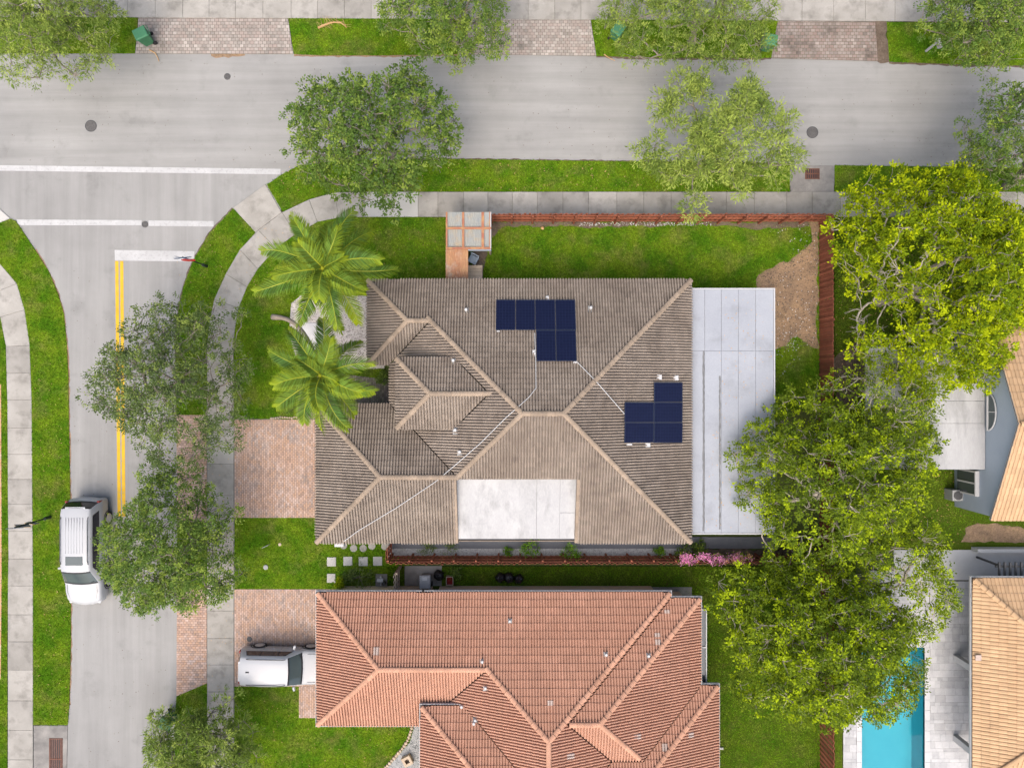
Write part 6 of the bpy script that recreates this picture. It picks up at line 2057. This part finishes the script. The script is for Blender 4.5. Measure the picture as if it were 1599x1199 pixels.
P_ = np.vstack([np.array(q[:3]) + rn.normal(0, .13, (14, 3)) - (0, 0, .12) for q in cl]) - b0; k = len(P_); l_ = rn.uniform(.06, .1, k)
link('foliage', leaves_mesh('foliage', P_, norm(rn.normal(0, 1, (k, 3))), norm(rn.normal(0, .6, (k, 3)) + (0, 0, .6)), l_, l_ * .6, M['leaf_mid'], np.clip(rn.normal(.3, .2, k), 0, 1)), bg_)
mb = MB()
for k in range(7):
    x = b0[0] + (k - 3) * .6
    mb.tube([Vector((0, 0, 0)), Vector(((k - 3) * .25, .05, .9)), Vector(((k - 3) * .6, -.05, 1.75))], [.03, .022, .012], 5)
mb.build('stems', M['bark'], bg_)

# dry palm frond fallen on the top verge, dead twigs and a strip of bark at the kerb
df = thing('fallen_frond', 'dry brown palm frond lying on the grass at the top', 'palm frond')
pts = [Vector((*W(497 + 9 * k, 45 - 9 * math.sin(k * .5) + (5 if k > 4 else 0)), .07)) for k in range(6)]
MB().tube(pts, [.07, .06, .05, .04, .035, .02], 6).build('stalk', M['deadfrond'], df)
mb = MB()
for k in range(34):
    f = k / 34; q = pts[min(4, int(f * 5))].lerp(pts[min(5, int(f * 5) + 1)], f * 5 % 1)
    a = random.uniform(-.9, .2) + (2.6 if k % 2 else 0); l_ = random.uniform(.25, .55)
    e_ = q + Vector((math.cos(a) * l_, math.sin(a) * l_, random.uniform(-.02, .08)))
    mb.tube([q, e_], [.012, .004], 3)
mb.build('leaflets', M['deadfrond'], df)
def stick(label, pts, r_=.02):
    MB().tube([Vector((*W(a, b), .02 + .04)) for a, b in pts], [r_ * (1 - .6 * i / len(pts)) for i in range(len(pts))], 5).build('fallen_branch', M['deadfrond'], label=label, category='branch')
stick('dry orange stick on the road beside the top left bin', [(234, 79), (243, 84), (247, 91), (249, 97)], .035)
stick('dry pale stick on the road edge below the middle paver apron', [(943, 86), (950, 91), (960, 96)], .03)
tw = thing('fallen_twigs', 'bare pale twigs lying on the grass under the dense street tree', 'twigs')
mb = MB()
for a in ([(668, 243), (676, 247), (682, 258), (688, 270)], [(676, 247), (684, 246), (692, 249)], [(678, 252), (678, 262)], [(682, 258), (690, 262)]):
    mb.tube([Vector((*W(p_[0], p_[1], .1), .1)) for p_ in a], [.02, .014, .01, .006][:len(a)], 4)
mb.build('twigs', M['bark_pale'], tw)

def litter(name, poly, n, z, mat='deadfrond', r=(.02, .05)):
    a_ = np.array(poly); lo, hi = a_.min(0), a_.max(0)
    c = rng.uniform(lo, hi, (n * 2, 2)); c = c[inside_np(c, poly)][:n]; k = len(c)
    P3 = np.column_stack([c, np.full(k, z)])
    ax = norm(np.column_stack([rng.normal(0, 1, (k, 2)), rng.uniform(-.05, .15, k)]))
    l_ = rng.uniform(*r, k) * 2
    link(name, leaves_mesh(name, P3, ax, norm(rng.normal(0, .15, (k, 3)) + (0, 0, 1)), l_, l_ * .5, M[mat], np.zeros(k)), kind='stuff')
litter('leaf_litter', WP([(1130, 455), (1207, 455), (1207, 828), (1100, 828)], zP), 260, zP + .01)
litter('leaf_litter', WP([(1305, 300), (1500, 300), (1500, 860), (1305, 860)]), 1200, .06)
litter('leaf_litter', WP([(440, 252), (1230, 260), (1230, 299), (440, 299)]), 260, .08)
litter('leaf_litter', WP([(277, 400), (365, 330), (365, 1199), (277, 1199)]), 300, .07, r=(.02, .04))
litter('leaf_litter', WP([(370, 350), (690, 345), (690, 430), (370, 650)]), 180, .08, r=(.02, .04))
litter('leaf_litter', WP([(55, 560), (108, 560), (108, 1128), (55, 1128)]), 130, .08, r=(.02, .04))
litter('leaf_litter', WP([(370, 1075), (640, 1125), (600, 1199), (370, 1199)]), 130, .08, r=(.02, .04))
grass()
print('leaves', NL)
